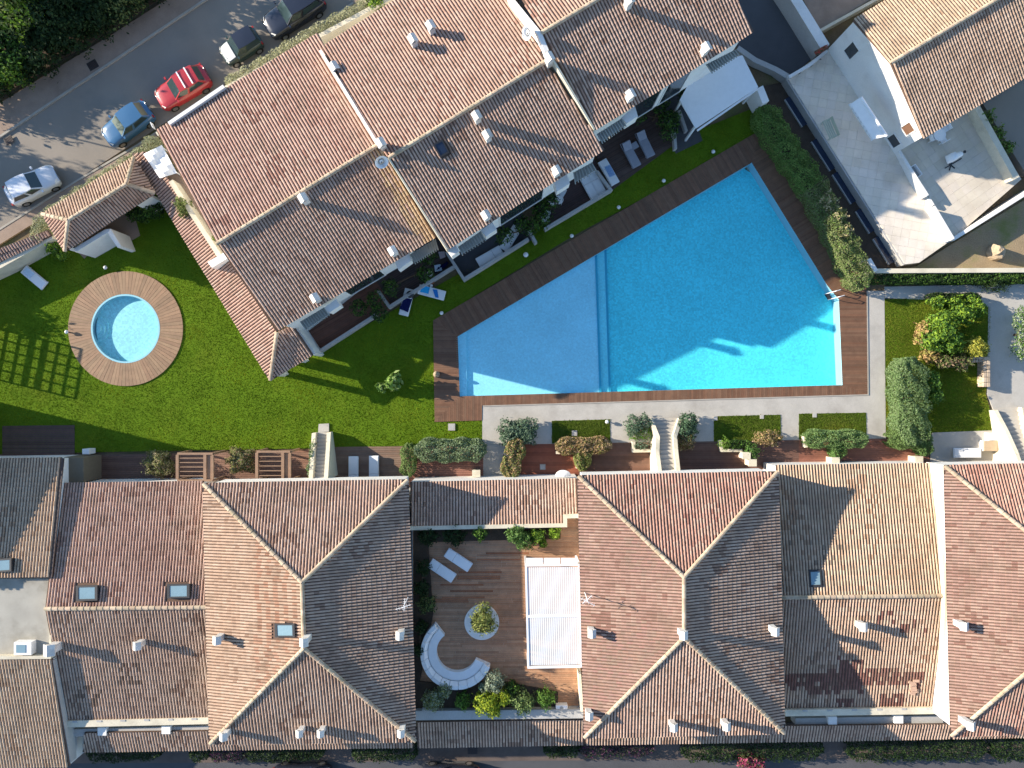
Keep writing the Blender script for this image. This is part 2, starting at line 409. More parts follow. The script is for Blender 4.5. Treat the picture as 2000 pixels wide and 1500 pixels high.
def inset(poly, dist):
    """inset a polygon of (x,y,z) points in xy"""
    n = len(poly); a = sum(poly[i][0]*poly[(i+1)%n][1]-poly[(i+1)%n][0]*poly[i][1] for i in range(n)); sg = 1 if a > 0 else -1
    outp = []
    for i in range(n):
        p0 = Vector(poly[i-1][:2]); p1 = Vector(poly[i][:2]); p2 = Vector(poly[(i+1)%n][:2])
        d1 = (p1-p0).normalized(); d2 = (p2-p1).normalized()
        n1 = Vector((-d1.y, d1.x))*sg; n2 = Vector((-d2.y, d2.x))*sg
        k = 1 + n1.dot(n2)
        v = (n1+n2)/max(k,.3)*dist
        outp.append((p1.x+v.x, p1.y+v.y, poly[i][2]))
    return outp
def walls(parent, pts3, mat_, z0=0.0, ov=.28, drop=.16, name='wall'):
    q = inset([tuple(p) for p in pts3], ov); mb = MB()
    mb.prism([(p[0], p[1]) for p in q], z0, [p[2]-drop for p in q])
    return mb.build(name, mat_, parent)
def loggia_walls(parent, pts):
    """upper storey over a ground floor set back on the pool side"""
    walls(parent, pts, M['white'], z0=3.0, name='upper_wall')
    q = inset([tuple(p) for p in pts], .28); n = Vector((.5,-.87))*-1.5
    q[3] = (q[3][0]+n.x, q[3][1]+n.y, 0)
    if parent.name != 'terraced_house': q[4] = (q[4][0]+n.x, q[4][1]+n.y, 0)
    mb = MB(); mb.prism([p[:2] for p in q], 0, 2.99); mb.build('ground_wall', M['white'], parent)
# chimney: white box with four little posts and a gabled cap
def chim_meshes():
    a = MB(); a.box((0,0,.24), (.50,.50,.92)); a.box((0,0,.725), (.58,.58,.05))
    for x in (-.19,.19):
        for y in (-.19,.19): a.box((x,y,.83), (.11,.11,.16))
    b = MB()
    for sgn in (1,-1):
        b.add([(0,-.36,1.16),(0,.36,1.16),(sgn*.36,.36,.92),(sgn*.36,-.36,.92),(0,-.36,1.10),(0,.36,1.10),(sgn*.36,.36,.86),(sgn*.36,-.36,.86)],
              [(0,1,2,3),(7,6,5,4),(0,3,7,4),(1,5,6,2),(3,2,6,7)])
    b.box((0,0,.90),(.46,.46,.03))
    def mk(m, nm):
        me = bpy.data.meshes.new(nm); me.from_pydata(m.v, [], m.f); me.update(); me.materials.append(M['chim']); return me
    return mk(a,'chimney'), mk(b,'chimney_cap')
CH_A, CH_B = chim_meshes()
def chimney(roof, px, py, plane_i, rot=0.0, scale=1.0, hs=1.0):
    pl = roof.planes[plane_i][1]; p = on_plane(px, py, pl, .8*hs); p = p - Vector((0,0,.8*hs))
    n, d = pl; p.z = (d - n.x*p.x - n.y*p.y)/n.z
    o = bpy.data.objects.new('chimney', CH_A); reg(o, roof.parent, p); o.rotation_euler.z = rot; o.scale = (scale*.74,scale*.74,hs*.92)
    c = bpy.data.objects.new('chimney_cap', CH_B); COL.objects.link(c); c.parent = o
    return o
def skylight(roof, quad, plane_i, glass='glasssky', frame='dark', lift=.16):
    """quad: 4 px corners; frame standing on the slope with a pane"""
    pl = roof.planes[plane_i][1]; n = pl[0]
    top = [on_plane(x, y, pl, lift) for x, y in quad]; c = sum(top, Vector())/4
    mb = MB(); bot = [p - n*(lift+.02) for p in top]
    inn = [c + (p-c)*.76 for p in top]
    mb.add(bot + top + inn, [(0,1,5,4),(1,2,6,5),(2,3,7,6),(3,0,4,7),(4,5,9,8),(5,6,10,9),(6,7,11,10),(7,4,8,11)])
    f = mb.build('skylight', M[frame], roof.parent)
    g = MB(); g.add([p - n*.025 for p in inn], [(0,1,2,3)]); g.build('skylight_pane', M[glass], f)
    return f
def px_poly(pts, z): return [W(x, y, z) for x, y in pts]
def wall_line(pts, width, z0, mb, closed=False, edge=0):
    """pts: list of (px,py,ztop) along the middle of the wall's top; adds mitred segments to mb"""
    P = [W(*p) for p in pts]; n = len(P); off = []
    for i in range(n):
        d1 = (P[i]-P[i-1]).xy.normalized() if i else None
        d2 = (P[i+1]-P[i]).xy.normalized() if i < n-1 else None
        d1 = d1 if d1 is not None else d2; d2 = d2 if d2 is not None else d1
        n1 = Vector((-d1.y,d1.x)); n2 = Vector((-d2.y,d2.x)); k = max(.4, 1+n1.dot(n2)); off.append((n1+n2)/k*width/2)
    for i in range(n-1):
        a, b = P[i], P[i+1]; oa, ob_ = off[i], off[i+1]
        mb.prism([(a.x-oa.x,a.y-oa.y),(b.x-ob_.x,b.y-ob_.y),(b.x+ob_.x,b.y+ob_.y),(a.x+oa.x,a.y+oa.y)],
                 z0, [a.z, b.z, b.z, a.z], bottom=True)
def wall_thing(name, label, cat, pts, width, mat_, z0=0.0, group=None, cope=None):
    mb = MB(); wall_line(pts, width, z0, mb)
    if cope is None: return mb.build(name, mat_, None, label, cat, group)
    c = W(*pts[0]); c.z = z0
    t = thing(name, label, cat, c, group); mb.build('wall', mat_, t)
    mb = MB(); wall_line([(x,y,z+.05) for x,y,z in pts], width+.08, pts[0][2]+.002, mb); mb.build('coping', cope, t)
    return t
def facade_opening(parent, p, q, z0, z1, depth, mat_, name='window', frame='white', shutters=False):
    """dark opening set in a wall face from p to q (world xy, outward normal on the right), frame proud of the wall"""
    p = Vector((p[0],p[1],0)); q = Vector((q[0],q[1],0)); d = (q-p).normalized(); nrm = Vector((d.y,-d.x,0))
    mb = MB(); a = p+nrm*.012; b = q+nrm*.012
    mb.prism([(x.x,x.y) for x in (a-nrm*.05, b-nrm*.05, b, a)], z0, z1, bottom=True)
    g = mb.build(name, mat_, parent)
    mb = MB(); w = .08
    for (s, e, za, zb) in ((0,w,z0-w,z1+w), ((q-p).length-w,(q-p).length,z0-w,z1+w)):
        s0 = p+d*s; e0 = p+d*e
        mb.prism([(x.x,x.y) for x in (s0-nrm*.04, e0-nrm*.04, e0+nrm*.05, s0+nrm*.05)], za, zb, bottom=True)
    for za, zb in ((z0-w,z0-.002),(z1+.002,z1+w)):
        s0 = p+d*(w+.002); e0 = q-d*(w+.002)
        mb.prism([(x.x,x.y) for x in (s0-nrm*.04, e0-nrm*.04, e0+nrm*.05, s0+nrm*.05)], za, zb, bottom=True)
    mb.build('window_frame', M[frame], g)
    return g

# ================================================================ UPPER ROW OF HOUSES
def off_roof(px, n): return px
UP = math.atan2(.5, .87)         # roof row direction in world
PITCH = .24
# ---- unit 1
h1 = thing('terraced_house', 'end house of the upper terrace, its tiled gable roof nearest the round pool', 'house', W(580,370,0), 'houses of the upper terrace')
r1 = Roof(h1)
r1.slope([(306,256),(622,66),(737,284),(424,476)], [(424,476,8.1),(737,284,8.1),(464,161,6.2)], 'rose')
r1.slope([(424,476),(737,284),(852,461),(540,645)], [(424,476,8.1),(737,284,8.1),(696,553,6.5)], 'mix',
         patch=lambda w, c: [c[0]*1.12, c[1]*1.14, c[2]*.92] if (w - W(800,385,7)).xy.dot(Vector((.87,.5))) > -.9 and random.random() < .75 else c)
r1.ridge_px((424,476),(737,284),0); r1.gutter_px((540,645),(852,461),1); r1.gutter_px((306,256),(622,66),0,.10)
r1.finish()
loggia_walls(h1, [W(306,256,6.2),W(622,66,6.2),W(737,284,8.1),W(852,461,6.5),W(540,645,6.5),W(424,476,8.1)])
for x, y, i in ((592,387,1),(767,490,1),(615,582,1),(653,130,0)): chimney(r1, x, y, i, UP)
mb = MB(); wall_line([(329,241,6.5),(437,168,6.5)], .22, 0.0, mb); mb.build('parapet', M['white'], h1)
# ---- unit 2
h2 = thing('terraced_house', 'middle house of the upper terrace, skylight on its pool side slope', 'house', W(880,250,0), 'houses of the upper terrace')
r2 = Roof(h2)
r2.slope([(629,94),(945,-110),(1066,120),(760,308),(744,292)], [(760,308,8.85),(1066,120,8.85),(639,87,7.2)], 'pink')
r2.slope([(760,308),(1066,120),(1180,291),(874,486)], [(760,308,8.85),(1066,120,8.85),(874,486,7.2)], 'mix',
         holes=[[(846,281),(864,272),(878,298),(860,308)]])
r2.ridge_px((760,308),(1066,120),0); r2.gutter_px((874,486),(1180,291),1); r2.gutter_px((639,87),(945,-110),0,.10)
r2.finish()
loggia_walls(h2, [W(639,87,7.2),W(945,-110,7.2),W(1066,120,8.85),W(1180,291,7.2),W(874,486,7.2),W(760,308,8.85)])
for x, y, i in ((841,50,0),(806,76,0),(744,279,0),(931,226,1),(952,263,1),(1087,333,1),(949,420,1)): chimney(r2, x, y, i, UP)
skylight(r2, [(846,281),(864,272),(878,298),(860,308)], 1, 'navyglass')
mb = MB(); wall_line([(625,98,7.38),(737,281,8.72)], .17, 5.5, mb); mb.build('parapet', M['white'], h2)
mb = MB(); wall_line([(758,307,8.93),(873,487,7.28)], .10, 6.2, mb); mb.build('verge', M['cream'], h2)
# ---- unit 3
h3 = thing('terraced_house', 'far house of the upper terrace, its roof running out of the picture at the top', 'house', W(1260,60,0), 'houses of the upper terrace')
r3 = Roof(h3)
r3.slope([(954,-120),(1270,-310),(1373,-124),(1057,65)], [(1057,65,9.35),(1373,-124,9.35),(954,-120,7.7)], 'pink')
r3.slope([(1057,65),(1373,-124),(1472,60),(1163,252)], [(1057,65,9.35),(1373,-124,9.35),(1163,252,7.7)], 'mix')
r3.ridge_px((1057,65),(1373,-124),0); r3.gutter_px((1163,252),(1472,60),1)
r3.finish()
loggia_walls(h3, [W(954,-120,7.7),W(1270,-310,7.7),W(1373,-124,9.35),W(1472,60,7.7),W(1163,252,7.7),W(1057,65,9.35)])
for x, y, i in ((1232,184,1),(1380,92,1),(1229,0,1),(1073,112,1)): chimney(r3, x, y, i, UP)
mb = MB(); wall_line([(948,-120,7.85),(1000,0,8.8),(1054,66,9.5),(1068,100,9.3)], .28, 6.2, mb); mb.build('parapet', M['white'], h3)
mb = MB(); wall_line([(1078,112,9.4),(1161,252,7.76)], .12, 6.6, mb); mb.build('verge', M['cream'], h3)
# dark loggia openings below the SE eaves, upper storey
for hh, a, b, ze, gaps in ((h1,(852,461,6.5),(540,645,6.5),6.5,((.02,.16),(.36,.60))),(h2,(1180,291,7.2),(874,486,7.2),7.2,((.36,.66),(.70,.78))),(h3,(1472,60,7.7),(1163,252,7.7),7.7,((.34,.50),(.53,.72)))):
    A = W(*a); B = W(*b); d = (B-A).xy.normalized(); nrm = Vector((d.y,-d.x)); L = (B-A).xy.length
    if nrm.y > 0: nrm = -nrm
    f0 = A.xy - nrm*.28
    for s0, s1 in gaps:
        p = f0 + d*(L*s0); q = f0 + d*(L*s1)
        if Vector((d.y,-d.x)).dot(nrm) < 0: p, q = q, p
        facade_opening(hh, p, q, 3.15, ze-1.05, .1, M['glassdark'], 'loggia_opening')
    for s0 in (.12,.42,.72):
        g0 = f0 - nrm*1.5 + d*(L*s0); g1 = g0 + d*2.2
        if Vector((d.y,-d.x)).dot(nrm) < 0: g0, g1 = g1, g0
        facade_opening(hh, g0, g1, .1, 2.3, .1, M['glassdark'], 'glass_door')
# white pilaster blocks and slatted grey awnings over the terrace doors
def block(parent, quad, z0, z1, name='pilaster'):
    mb = MB(); q = px_poly(quad, z1); mb.prism([(p.x,p.y) for p in q], z0, z1); return mb.build(name, M['white'], parent)
for hh, q in ((h1,[(632,602),(656,584),(664,597),(643,611)]),(h1,[(771,510),(799,495),(803,509),(778,527)]),
              (h2,[(938,450),(962,434),(970,448),(949,462)]),(h2,[(873,489),(890,478),(896,491),(882,501)]),
              (h2,[(1082,356),(1107,340),(1113,358),(1088,374)]),(h3,[(1213,230),(1240,207),(1246,227),(1224,241)])):
    zt = {'terraced_house':5.9,'terraced_house.001':6.7,'terraced_house.002':7.2}[hh.name]
    block(hh, q, zt-1.0, zt)
def slat_awning(parent, quad, z):
    """quad: wall edge a,b then outer edge c,d"""
    a, b, c, d = [W(x,y,z) for x,y in quad]
    mb = MB(); mb.prism([(p.x,p.y) for p in (a,b,b.lerp(c,.82),a.lerp(d,.82))], z-.06, z, bottom=True); o = mb.build('awning', M['awning'], parent)
    n = max(6, int((b-a).length/.17))
    for i in range(n+1):
        t = i/n; m = MB(); m.beam(a.lerp(b,t)+Vector((0,0,.045)), d.lerp(c,t)+Vector((0,0,.045)), .06, .08); m.build('slat', M['awning'], o)
for hh, q in ((h1,[(587,628),(632,601),(644,617),(600,647)]),(h1,[(801,497),(850,467),(856,489),(812,516)]),
              (h2,[(895,482),(938,452),(949,471),(904,499)]),(h2,[(1120,337),(1155,318),(1165,335),(1124,360)]),
              (h3,[(1166,262),(1213,232),(1223,248),(1177,281)]),(h3,[(1379,126),(1434,98),(1443,110),(1391,144)])):
    slat_awning(hh, q, {'terraced_house':5.9,'terraced_house.001':6.7,'terraced_house.002':7.2}[hh.name])

# ---- portico roof that wraps the end of unit 1
pt = thing('portico', 'low tiled portico wrapping the end gable beside the lawn', 'portico', W(450,560,0))
rp = Roof(pt)
rp.slope([(260,300),(285,296),(333,353),(429,499),(442,502),(541,649),(528,742)], [(260,300,2.45),(528,742,2.45),(541,649,3.25)], 'pink')
rp.slope([(541,649),(572,634),(611,692),(528,742)], [(541,649,3.25),(528,742,2.45),(611,692,2.45)], 'mix')
rp.ridge_px((528,742),(541,649),0); rp.gutter_px((260,300),(528,742),0); rp.gutter_px((528,742),(611,692),1)
rp.finish(300)
mb = MB()
for x, y in ((285,335),(330,410),(375,485),(420,560),(465,630),(510,700),(533,734),(575,706),(603,689)):
    p = W(x, y, 2.3); mb.box((p.x+.15, p.y+.2, 1.12), (.34,.34,2.24), UP)
mb.build('pillar', M['white'], pt)
mb = MB(); wall_line([(333,353,3.35),(427,498,3.35)], .32, 0, mb); mb.build('wall', M['cream'], pt)
mb = MB(); wall_line([(573,634,2.6),(613,692,2.35)], .25, 0, mb); mb.build('end_wall', M['white'], pt)
block(pt, [(405,512),(436,494),(443,505),(414,523)], 2.9, 3.75, 'end_block')
# recess terrace floor between portico and gable
mb = MB(); q = px_poly([(322,345),(345,335),(436,478),(420,498)], 2.2); mb.prism([(p.x,p.y) for p in q], 0, 2.2)
mb.build('roof_terrace', M['paver'], pt)
# white translucent cover over the little yard
cv = MB(); pts = {}
for j in range(7):
    for i in range(7):
        u, v = i/6, j/6
        a = Vector((280,301)).lerp(Vector((316,283)),u); b = Vector((312,348)).lerp(Vector((346,338)),u); c = a.lerp(b, v)
        z = 3.05 + .22*math.sin(3.1*u+4*v) * math.sin(5*v+1.3*u) + random.uniform(-.03,.03); pts[i,j] = W(c.x,c.y,z)
cv.add([pts[i,j] for j in range(7) for i in range(7)], [(j*7+i,j*7+i+1,(j+1)*7+i+1,(j+1)*7+i) for j in range(6) for i in range(6)])
yc = thing('yard_cover', 'crumpled white sheet cover stretched over a small yard beside the tiled portico', 'cover', W(312,318,0))
cv.build('sheet', M['fabric'], yc)
mb = MB()
for x, y in ((282,303),(314,286),(314,345),(343,336)): p = W(x,y,2.95); mb.tube((p.x,p.y,0),(p.x,p.y,2.95),.04)
mb.build('post', M['metalw'], yc)

# ---- entrance pavilion
en = thing('entrance_pavilion', 'small hip roofed entrance pavilion between the road hedge and the lawn', 'pavilion', W(190,400,0))
re_ = Roof(en)
A,B,Cc,D,E,F = (83,418),(262,307),(302,377),(127,490),(134,430),(247,360)
re_.slope([A,B,F,E],[(*A,2.9),(*B,2.9),(*E,3.75)],'tan'); re_.slope([E,F,Cc,D],[(*D,2.9),(*Cc,2.9),(*E,3.75)],'mix')
re_.slope([A,E,D],[(*A,2.9),(*D,2.9),(*E,3.75)],'pink'); re_.slope([B,Cc,F],[(*B,2.9),(*Cc,2.9),(*F,3.75)],'mix')
re_.ridge_px(E,F,0); re_.ridge_px(A,E,0); re_.ridge_px(D,E,2); re_.ridge_px(B,F,0); re_.ridge_px(Cc,F,1)
re_.gutter_px(D,Cc,1); re_.gutter_px(A,D,2,.10)
re_.finish(300)
mb = MB(); wall_line([(90,422,2.8),(262,316,2.8)], .3, 0, mb); mb.build('back_wall', M['cream'], en)
mb = MB(); wall_line([(146,489,2.3),(206,452,2.5),(213,451,2.5),(233,482,1.9)], .28, 0, mb); mb.build('porch_wall', M['white'], en)
mb = MB(); wall_line([(96,428,2.7),(132,484,2.7)], .28, 0, mb); mb.build('side_wall', M['white'], en)
mb = MB(); wall_line([(262,396,2.7),(290,379,2.7)], .28, 0, mb); mb.build('pier', M['white'], en)

# ================================================================ LOWER ROW OF HOUSES
def gable_house(label, NW, NE, RW, RE, SW, SE, zn, zr, zs, palN, palS, patchS=None, patchN=None, holesN=(), holesS=(), base=0, group='houses of the lower terrace', single=300):
    h = thing('terraced_house', label, 'house', W((NW[0]+SE[0])/2,(NW[1]+SE[1])/2,0), group)
    r = Roof(h)
    r.slope([NW,NE,RE,RW],[(*NW,zn),(*NE,zn),(*RW,zr)],palN,holesN,patchN)
    r.slope([RW,RE,SE,SW],[(*RW,zr),(*RE,zr),(*SW,zs)],palS,holesS,patchS)
    r.ridge_px(RW,RE,0); r.gutter_px(NW,NE,0)
    r.finish(single)
    walls(h, [W(*NW,zn),W(*NE,zn),W(*RE,zr),W(*SE,zs),W(*SW,zs),W(*RW,zr)], M['white'], ov=.06)
    return h, r
def hip_house(label, NW, NE, SE, SW, RN, RS, ze, zr, pals, patch=None, holesW=(), upper_from=2.35):
    h = thing('terraced_house', label, 'house', W((NW[0]+SE[0])/2,(NW[1]+SE[1])/2,0), 'houses of the lower terrace')
    r = Roof(h)
    r.slope([NW,NE,RN],[(*NW,ze),(*NE,ze),(*RN,zr)],pals[0])
    r.slope([NE,SE,RS,RN],[(*NE,ze),(*SE,ze),(*RN,zr)],pals[1])
    r.slope([SE,SW,RS],[(*SE,ze),(*SW,ze),(*RS,zr)],pals[2])
    r.slope([SW,NW,RN,RS],[(*SW,ze),(*NW,ze),(*RN,zr)],pals[3],holesW,patch)
    r.ridge_px(RN,RS,1)
    r.ridge_px(NW,RN,3); r.ridge_px(NE,RN,1); r.ridge_px(SE,RS,1); r.ridge_px(SW,RS,3)
    for i,(a,b) in enumerate(((NW,NE),(NE,SE),(SE,SW),(SW,NW))): r.gutter_px(a,b,i)
    r.finish()
    q = [W(*p,ze) for p in (NW,NE,SE,SW)]
    qi = inset([tuple(p) for p in q], .34); mb = MB()
    mb.prism([(qi[0][0],qi[0][1]+.28),(qi[1][0],qi[1][1]+.28),qi[2][:2],qi[3][:2]], upper_from, ze-.16); mb.build('upper_wall', M['white'], h)
    q2 = inset([tuple(p) for p in q], .34); 
    g = [(q2[0][0],q2[0][1]-.85),(q2[1][0],q2[1][1]-.85),q2[2][:2],q2[3][:2]]
    mb = MB(); mb.prism(g, 0, upper_from); mb.build('lower_wall', M['white'], h)
    return h, r
def darkpatch(cells, dark=(.20,.10,.078)):
    def f(w, c):
        for x0,y0,x1,y1,pr in cells:
            a = W(x0,y0,w.z); b = W(x1,y1,w.z)
            if a.x < w.x < b.x and b.y < w.y < a.y and random.random() < pr:
                k = random.uniform(.8,1.15); return [dark[0]*k, dark[1]*k, dark[2]*k]
        return c
    return f
g1, rg1 = gable_house('lower terrace house with two framed skylights on its north slope, beside the flat roof', (118,945),(398,941),(88,1189),(403,1186),(128,1404),(408,1399), 2.7,4.5,2.6,'pink','dull',
    holesN=[[(146,1141),(192,1141),(192,1177),(146,1177)],[(324,1139),(370,1139),(370,1173),(324,1173)]],
    patchS=darkpatch([(230,1290,280,1330,.4),(150,1330,200,1370,.3)], (.22,.15,.11)))
for q in ([(148,1144),(190,1143),(190,1173),(148,1174)],[(326,1141),(370,1140),(370,1168),(326,1169)]): skylight(rg1, q, 0, lift=.3)
chimney(rg1, 268, 1261, 1)
def redbands(w, c):
    x = 1000 + w.x*PPM/(1-w.z/CAM_H)
    for x0, hw_ in ((511,5),(530,4),(548,5),(566,4),(583,3)):
        if abs(x-x0) < hw_ and random.random() < .75: return [c[0]*.86, c[1]*.72, c[2]*.68]
    return c
hA, rA = hip_house('lower terrace house with hipped tile roof, between the skylight house and the courtyard', (398,945),(796,938),(811,1447),(411,1452),(590,1137),(594,1266),5.0,6.9,('mix','dull','dull','tan'),patch=redbands,
    holesW=[[(534,1216),(576,1216),(577,1247),(535,1247)]])
skylight(rA, [(536,1218),(575,1218),(576,1245),(537,1245)], 3)
for x,y,i,sx in ((424,1250,3,1),(594,1254,3,1),(781,1241,1,1),(585,1432,2,.85),(626,1432,2,.85),(783,1432,2,.9),(437,1438,2,.95)): chimney(rA, x, y, i, 0, sx)
hB, rB = hip_house('lower terrace house with hipped tile roof and dark stained east slope, right of the courtyard', (1130,930),(1518,922),(1531,1431),(1142,1440),(1336,1127),(1336,1245),5.0,6.85,('red','dull','mix','deep'),
    patch=lambda w,c: ([.34*random.uniform(.93,1.07),.215*random.uniform(.95,1.05),.17] if noise.noise(w*.33+Vector((3,1,0))) > -.05 else c))
for x,y,i,sx in ((1156,1237,3,1),(1335,1240,3,1),(1514,1233,1,1),(1151,1398,3,.95),(1316,1420,2,.95),(1419,1418,2,.95)): chimney(rB, x, y, i, 0, sx)
g3, rg3 = gable_house('lower terrace house with plain gable roof, small blue skylight and patches of dark red tiles', (1516,910),(1826,906),(1521,1167),(1849,1163),(1533,1388),(1838,1384), 2.7,4.15,2.3,'gold','tan',
    holesN=[[(1578,1111),(1606,1111),(1607,1148),(1580,1148)]],
    patchS=darkpatch([(1536,1312,1620,1345,.85),(1615,1298,1660,1350,.8),(1640,1286,1685,1345,.75),(1685,1302,1805,1335,.85),(1575,1335,1640,1350,.5),(1635,1355,1670,1372,.7),(1720,1348,1765,1372,.8),(1635,1270,1650,1280,.8),(1715,1185,1750,1215,.4),(1755,1200,1810,1230,.4)]),
    patchN=darkpatch([(1540,1050,1650,1110,.08)], (.25,.19,.14)))
skylight(rg3, [(1580,1113),(1604,1112),(1606,1146),(1582,1147)], 0, 'skyblue' if 'skyblue' in M else 'glasssky')
chimney(rg3, 1686, 1224, 1, 0, 1.05)
mb = MB(); wall_line([(1833,908,3.2),(1851,1163,4.6),(1844,1392,3.1)], .34, 2.0, mb); mb.build('parapet', M['cream'], g3)
# a few loose tiles stacked near the eave
mb = MB()
pl = rg3.planes[1][1]
for k in range(8):
    p = on_plane(1782+random.uniform(-3,12), 1330+k*3.5, pl, .10+.02*(k%3)); mb.box(tuple(p), (.42,.18,.07), random.uniform(-.4,.4))
mb.c = [(.50,.33,.24)]*len(mb.c)
tag(mb.build('loose_tiles', M['tile']), 'loose roof tiles left piled near the eave of the patched roof', 'tiles', None, None)
hC, rC = hip_house('lower terrace house with hipped tile roof, cut off by the right edge of the picture', (1845,910),(2235,903),(2250,1425),(1858,1437),(2050,1075),(2050,1275),5.0,6.9,('red','mix','red','deep'))
for x,y,i in ((1883,1223,3),(1896,1417,2)): chimney(rC, x, y, i, 0, 1)
# far left house: north slope, flat concrete roof, south slope
h0 = thing('terraced_house', 'lower terrace house with a flat concrete roof between two slopes, at the left edge', 'house', W(40,1190,0), 'houses of the lower terrace')
r0 = Roof(h0)
r0.slope([(-260,900),(121,895),(98,1127),(-270,1132)],[(-260,900,3.0),(121,895,3.0),(98,1127,4.35)],'gold')
r0.slope([(-270,1289),(101,1287),(136,1496),(-270,1500)],[(-270,1289,4.2),(101,1287,4.2),(136,1496,2.5)],'gold')
r0.gutter_px((-260,900),(121,895),0); r0.gutter_px((121,895),(98,1127),0,.3); r0.gutter_px((-270,1130),(100,1126),0,.12)
skylight(r0, [(-8,1092),(22,1090),(22,1116),(-8,1118)], 0, lift=.3)
r0.finish()
walls(h0, [W(-260,900,3.0),W(121,895,3.0),W(98,1127,4.35),W(-270,1132,4.35)], M['white'], ov=.05, name='north_wall')
q = [W(-270,1131,3.9),W(97,1130,3.9),W(97,1288,3.9),W(-270,1290,3.9)]; mb = MB(); mb.prism([(p.x,p.y) for p in q], 0, 3.9); mb.build('flat_roof', M['flatroof'], h0)
walls(h0, [W(-270,1289,4.2),W(101,1287,4.2),W(136,1496,2.5),W(-270,1500,2.5)], M['white'], ov=.04, name='south_wall')
mb = MB(); wall_line([(98,1130,4.02),(96,1200,4.02),(99,1283,4.1)], .14, 3.5, mb); wall_line([(-100,1286,4.3),(99,1284,4.3)], .2, 3.8, mb); mb.build('parapet', M['cream'], h0)
# box skylight and big chimney on the flat roof
c = W(46,1266,4.3); mb = MB(); mb.box((c.x,c.y,4.15), (1.15,.85,.5)); f = mb.build('skylight', M['white'], h0)
mb = MB(); mb.box((c.x-.1,c.y,4.415), (.62,.52,.02)); mb.build('skylight_pane', M['glasssky'], f)
o = bpy.data.objects.new('chimney', CH_A); p = W(99,1268,4.7); reg(o, h0, (p.x,p.y,4.0)); o.scale = (1.05,1.05,.95)
c2 = bpy.data.objects.new('chimney_cap', CH_B); COL.objects.link(c2); c2.parent = o
# neighbouring house beyond the left edge (its shadow lies on the lawn and on the first roof)
hN = thing('neighbour_house', 'white house with hipped tile roof just beyond the left edge', 'house', W(-250,950,0))
rN = Roof(hN)
NWp,NEp,SEp,SWp,RNp,RSp = (-620,783),(-126,781),(-124,1130),(-620,1130),(-380,950),(-340,950)
for pp, p3 in (([NWp,NEp,RSp,RNp],[(*NWp,5.5),(*NEp,5.5),(*RSp,7.0)]),([NEp,SEp,RSp],[(*NEp,5.5),(*SEp,5.5),(*RSp,7.0)]),([SEp,SWp,RNp,RSp],[(*SEp,5.5),(*SWp,5.5),(*RSp,7.0)]),([SWp,NWp,RNp],[(*SWp,5.5),(*NWp,5.5),(*RNp,7.0)])):
    rN.slope(pp, p3, 'pink', spacing=.5)
rN.finish(0)
walls(hN, [W(*NWp,5.5),W(*NEp,5.5),W(*SEp,5.5),W(*SWp,5.5)], M['white'], ov=.2)

# link building between the two hipped houses + courtyard terrace (upper level 2.45)
CZ = 2.45
lk = thing('link_building', 'low link building with one tiled slope north of the courtyard', 'building', W(965,985,0))
rl = Roof(lk)
rl.slope([(801,943),(1128,936),(1129,1010),(1101,1011),(1101,1026),(804,1031)],[(801,943,2.5),(1128,936,2.5),(804,1031,3.25)],'mix')
rl.gutter_px((801,943),(1128,936),0); rl.finish(300)
mb = MB(); q = px_poly([(803,941),(1128,934),(1133,1390),(806,1395)], CZ); mb.prism([(p.x,p.y) for p in q], 0, CZ-.08); mb.build('wall', M['white'], lk)
mb = MB(); wall_line([(800,1032,3.35),(1104,1026,3.35),(1104,1009,3.35),(1132,1008,3.35)], .26, CZ, mb); mb.build('parapet', M['cream'], lk)
mb = MB(); wall_line([(806,1398,3.0),(1142,1394,3.0)], .62, 0, mb); mb.build('south_parapet', M['greywall'], lk)
mb = MB(); wall_line([(1132,1312,3.6),(1137,1390,3.6)], .18, CZ, mb); mb.build('side_wall', M['cream'], lk)

# canopies along the south side
def canopy(label, px, zt, zb, pal='dull'):
    """px: top-left, top-right, bottom-right, bottom-left"""
    c = W((px[0][0]+px[2][0])/2,(px[0][1]+px[2][1])/2,0); t = thing('porch_roof', label, 'porch', c, 'porch roofs on the south side')
    r = Roof(t); r.slope(px,[(*px[0],zt),(*px[1],zt),(*px[3],zb)],pal); r.gutter_px(px[3],px[2],0,.10); r.finish(300)
    mb = MB(); a = W(*px[3],zb); b = W(*px[2],zb); n = max(2,int((b-a).length/3.2))
    for i in range(n+1):
        p = a.lerp(b,(i+.15)/(n+.3)); m = MB(); m.box((p.x,p.y+.3,(zb-.2)/2),(.3,.3,zb-.2)); m.build('pillar', M['white'], t)
    return t
canopy('shaded tiled porch roof below the skylight house', [(165,1431),(408,1427),(409,1463),(162,1467)], 2.2,1.75)
canopy('narrow strip of porch roof below the first hipped house', [(409,1444),(806,1437),(807,1458),(409,1463)], 2.15,1.85)
canopy('shaded tiled porch roof below the courtyard wall', [(814,1410),(1141,1405),(1142,1453),(816,1459)], 2.3,1.7)
canopy('narrow strip of porch roof below the hipped house right of the courtyard', [(1143,1432),(1530,1424),(1531,1447),(1143,1453)], 2.15,1.85)
canopy('shaded tiled porch roof below the patched roof', [(1531,1417),(1857,1414),(1858,1441),(1532,1447)], 2.2,1.75)
canopy('narrow strip of porch roof below the hipped house at the right edge', [(1859,1430),(2100,1427),(2100,1437),(1859,1441)], 2.15,1.85)
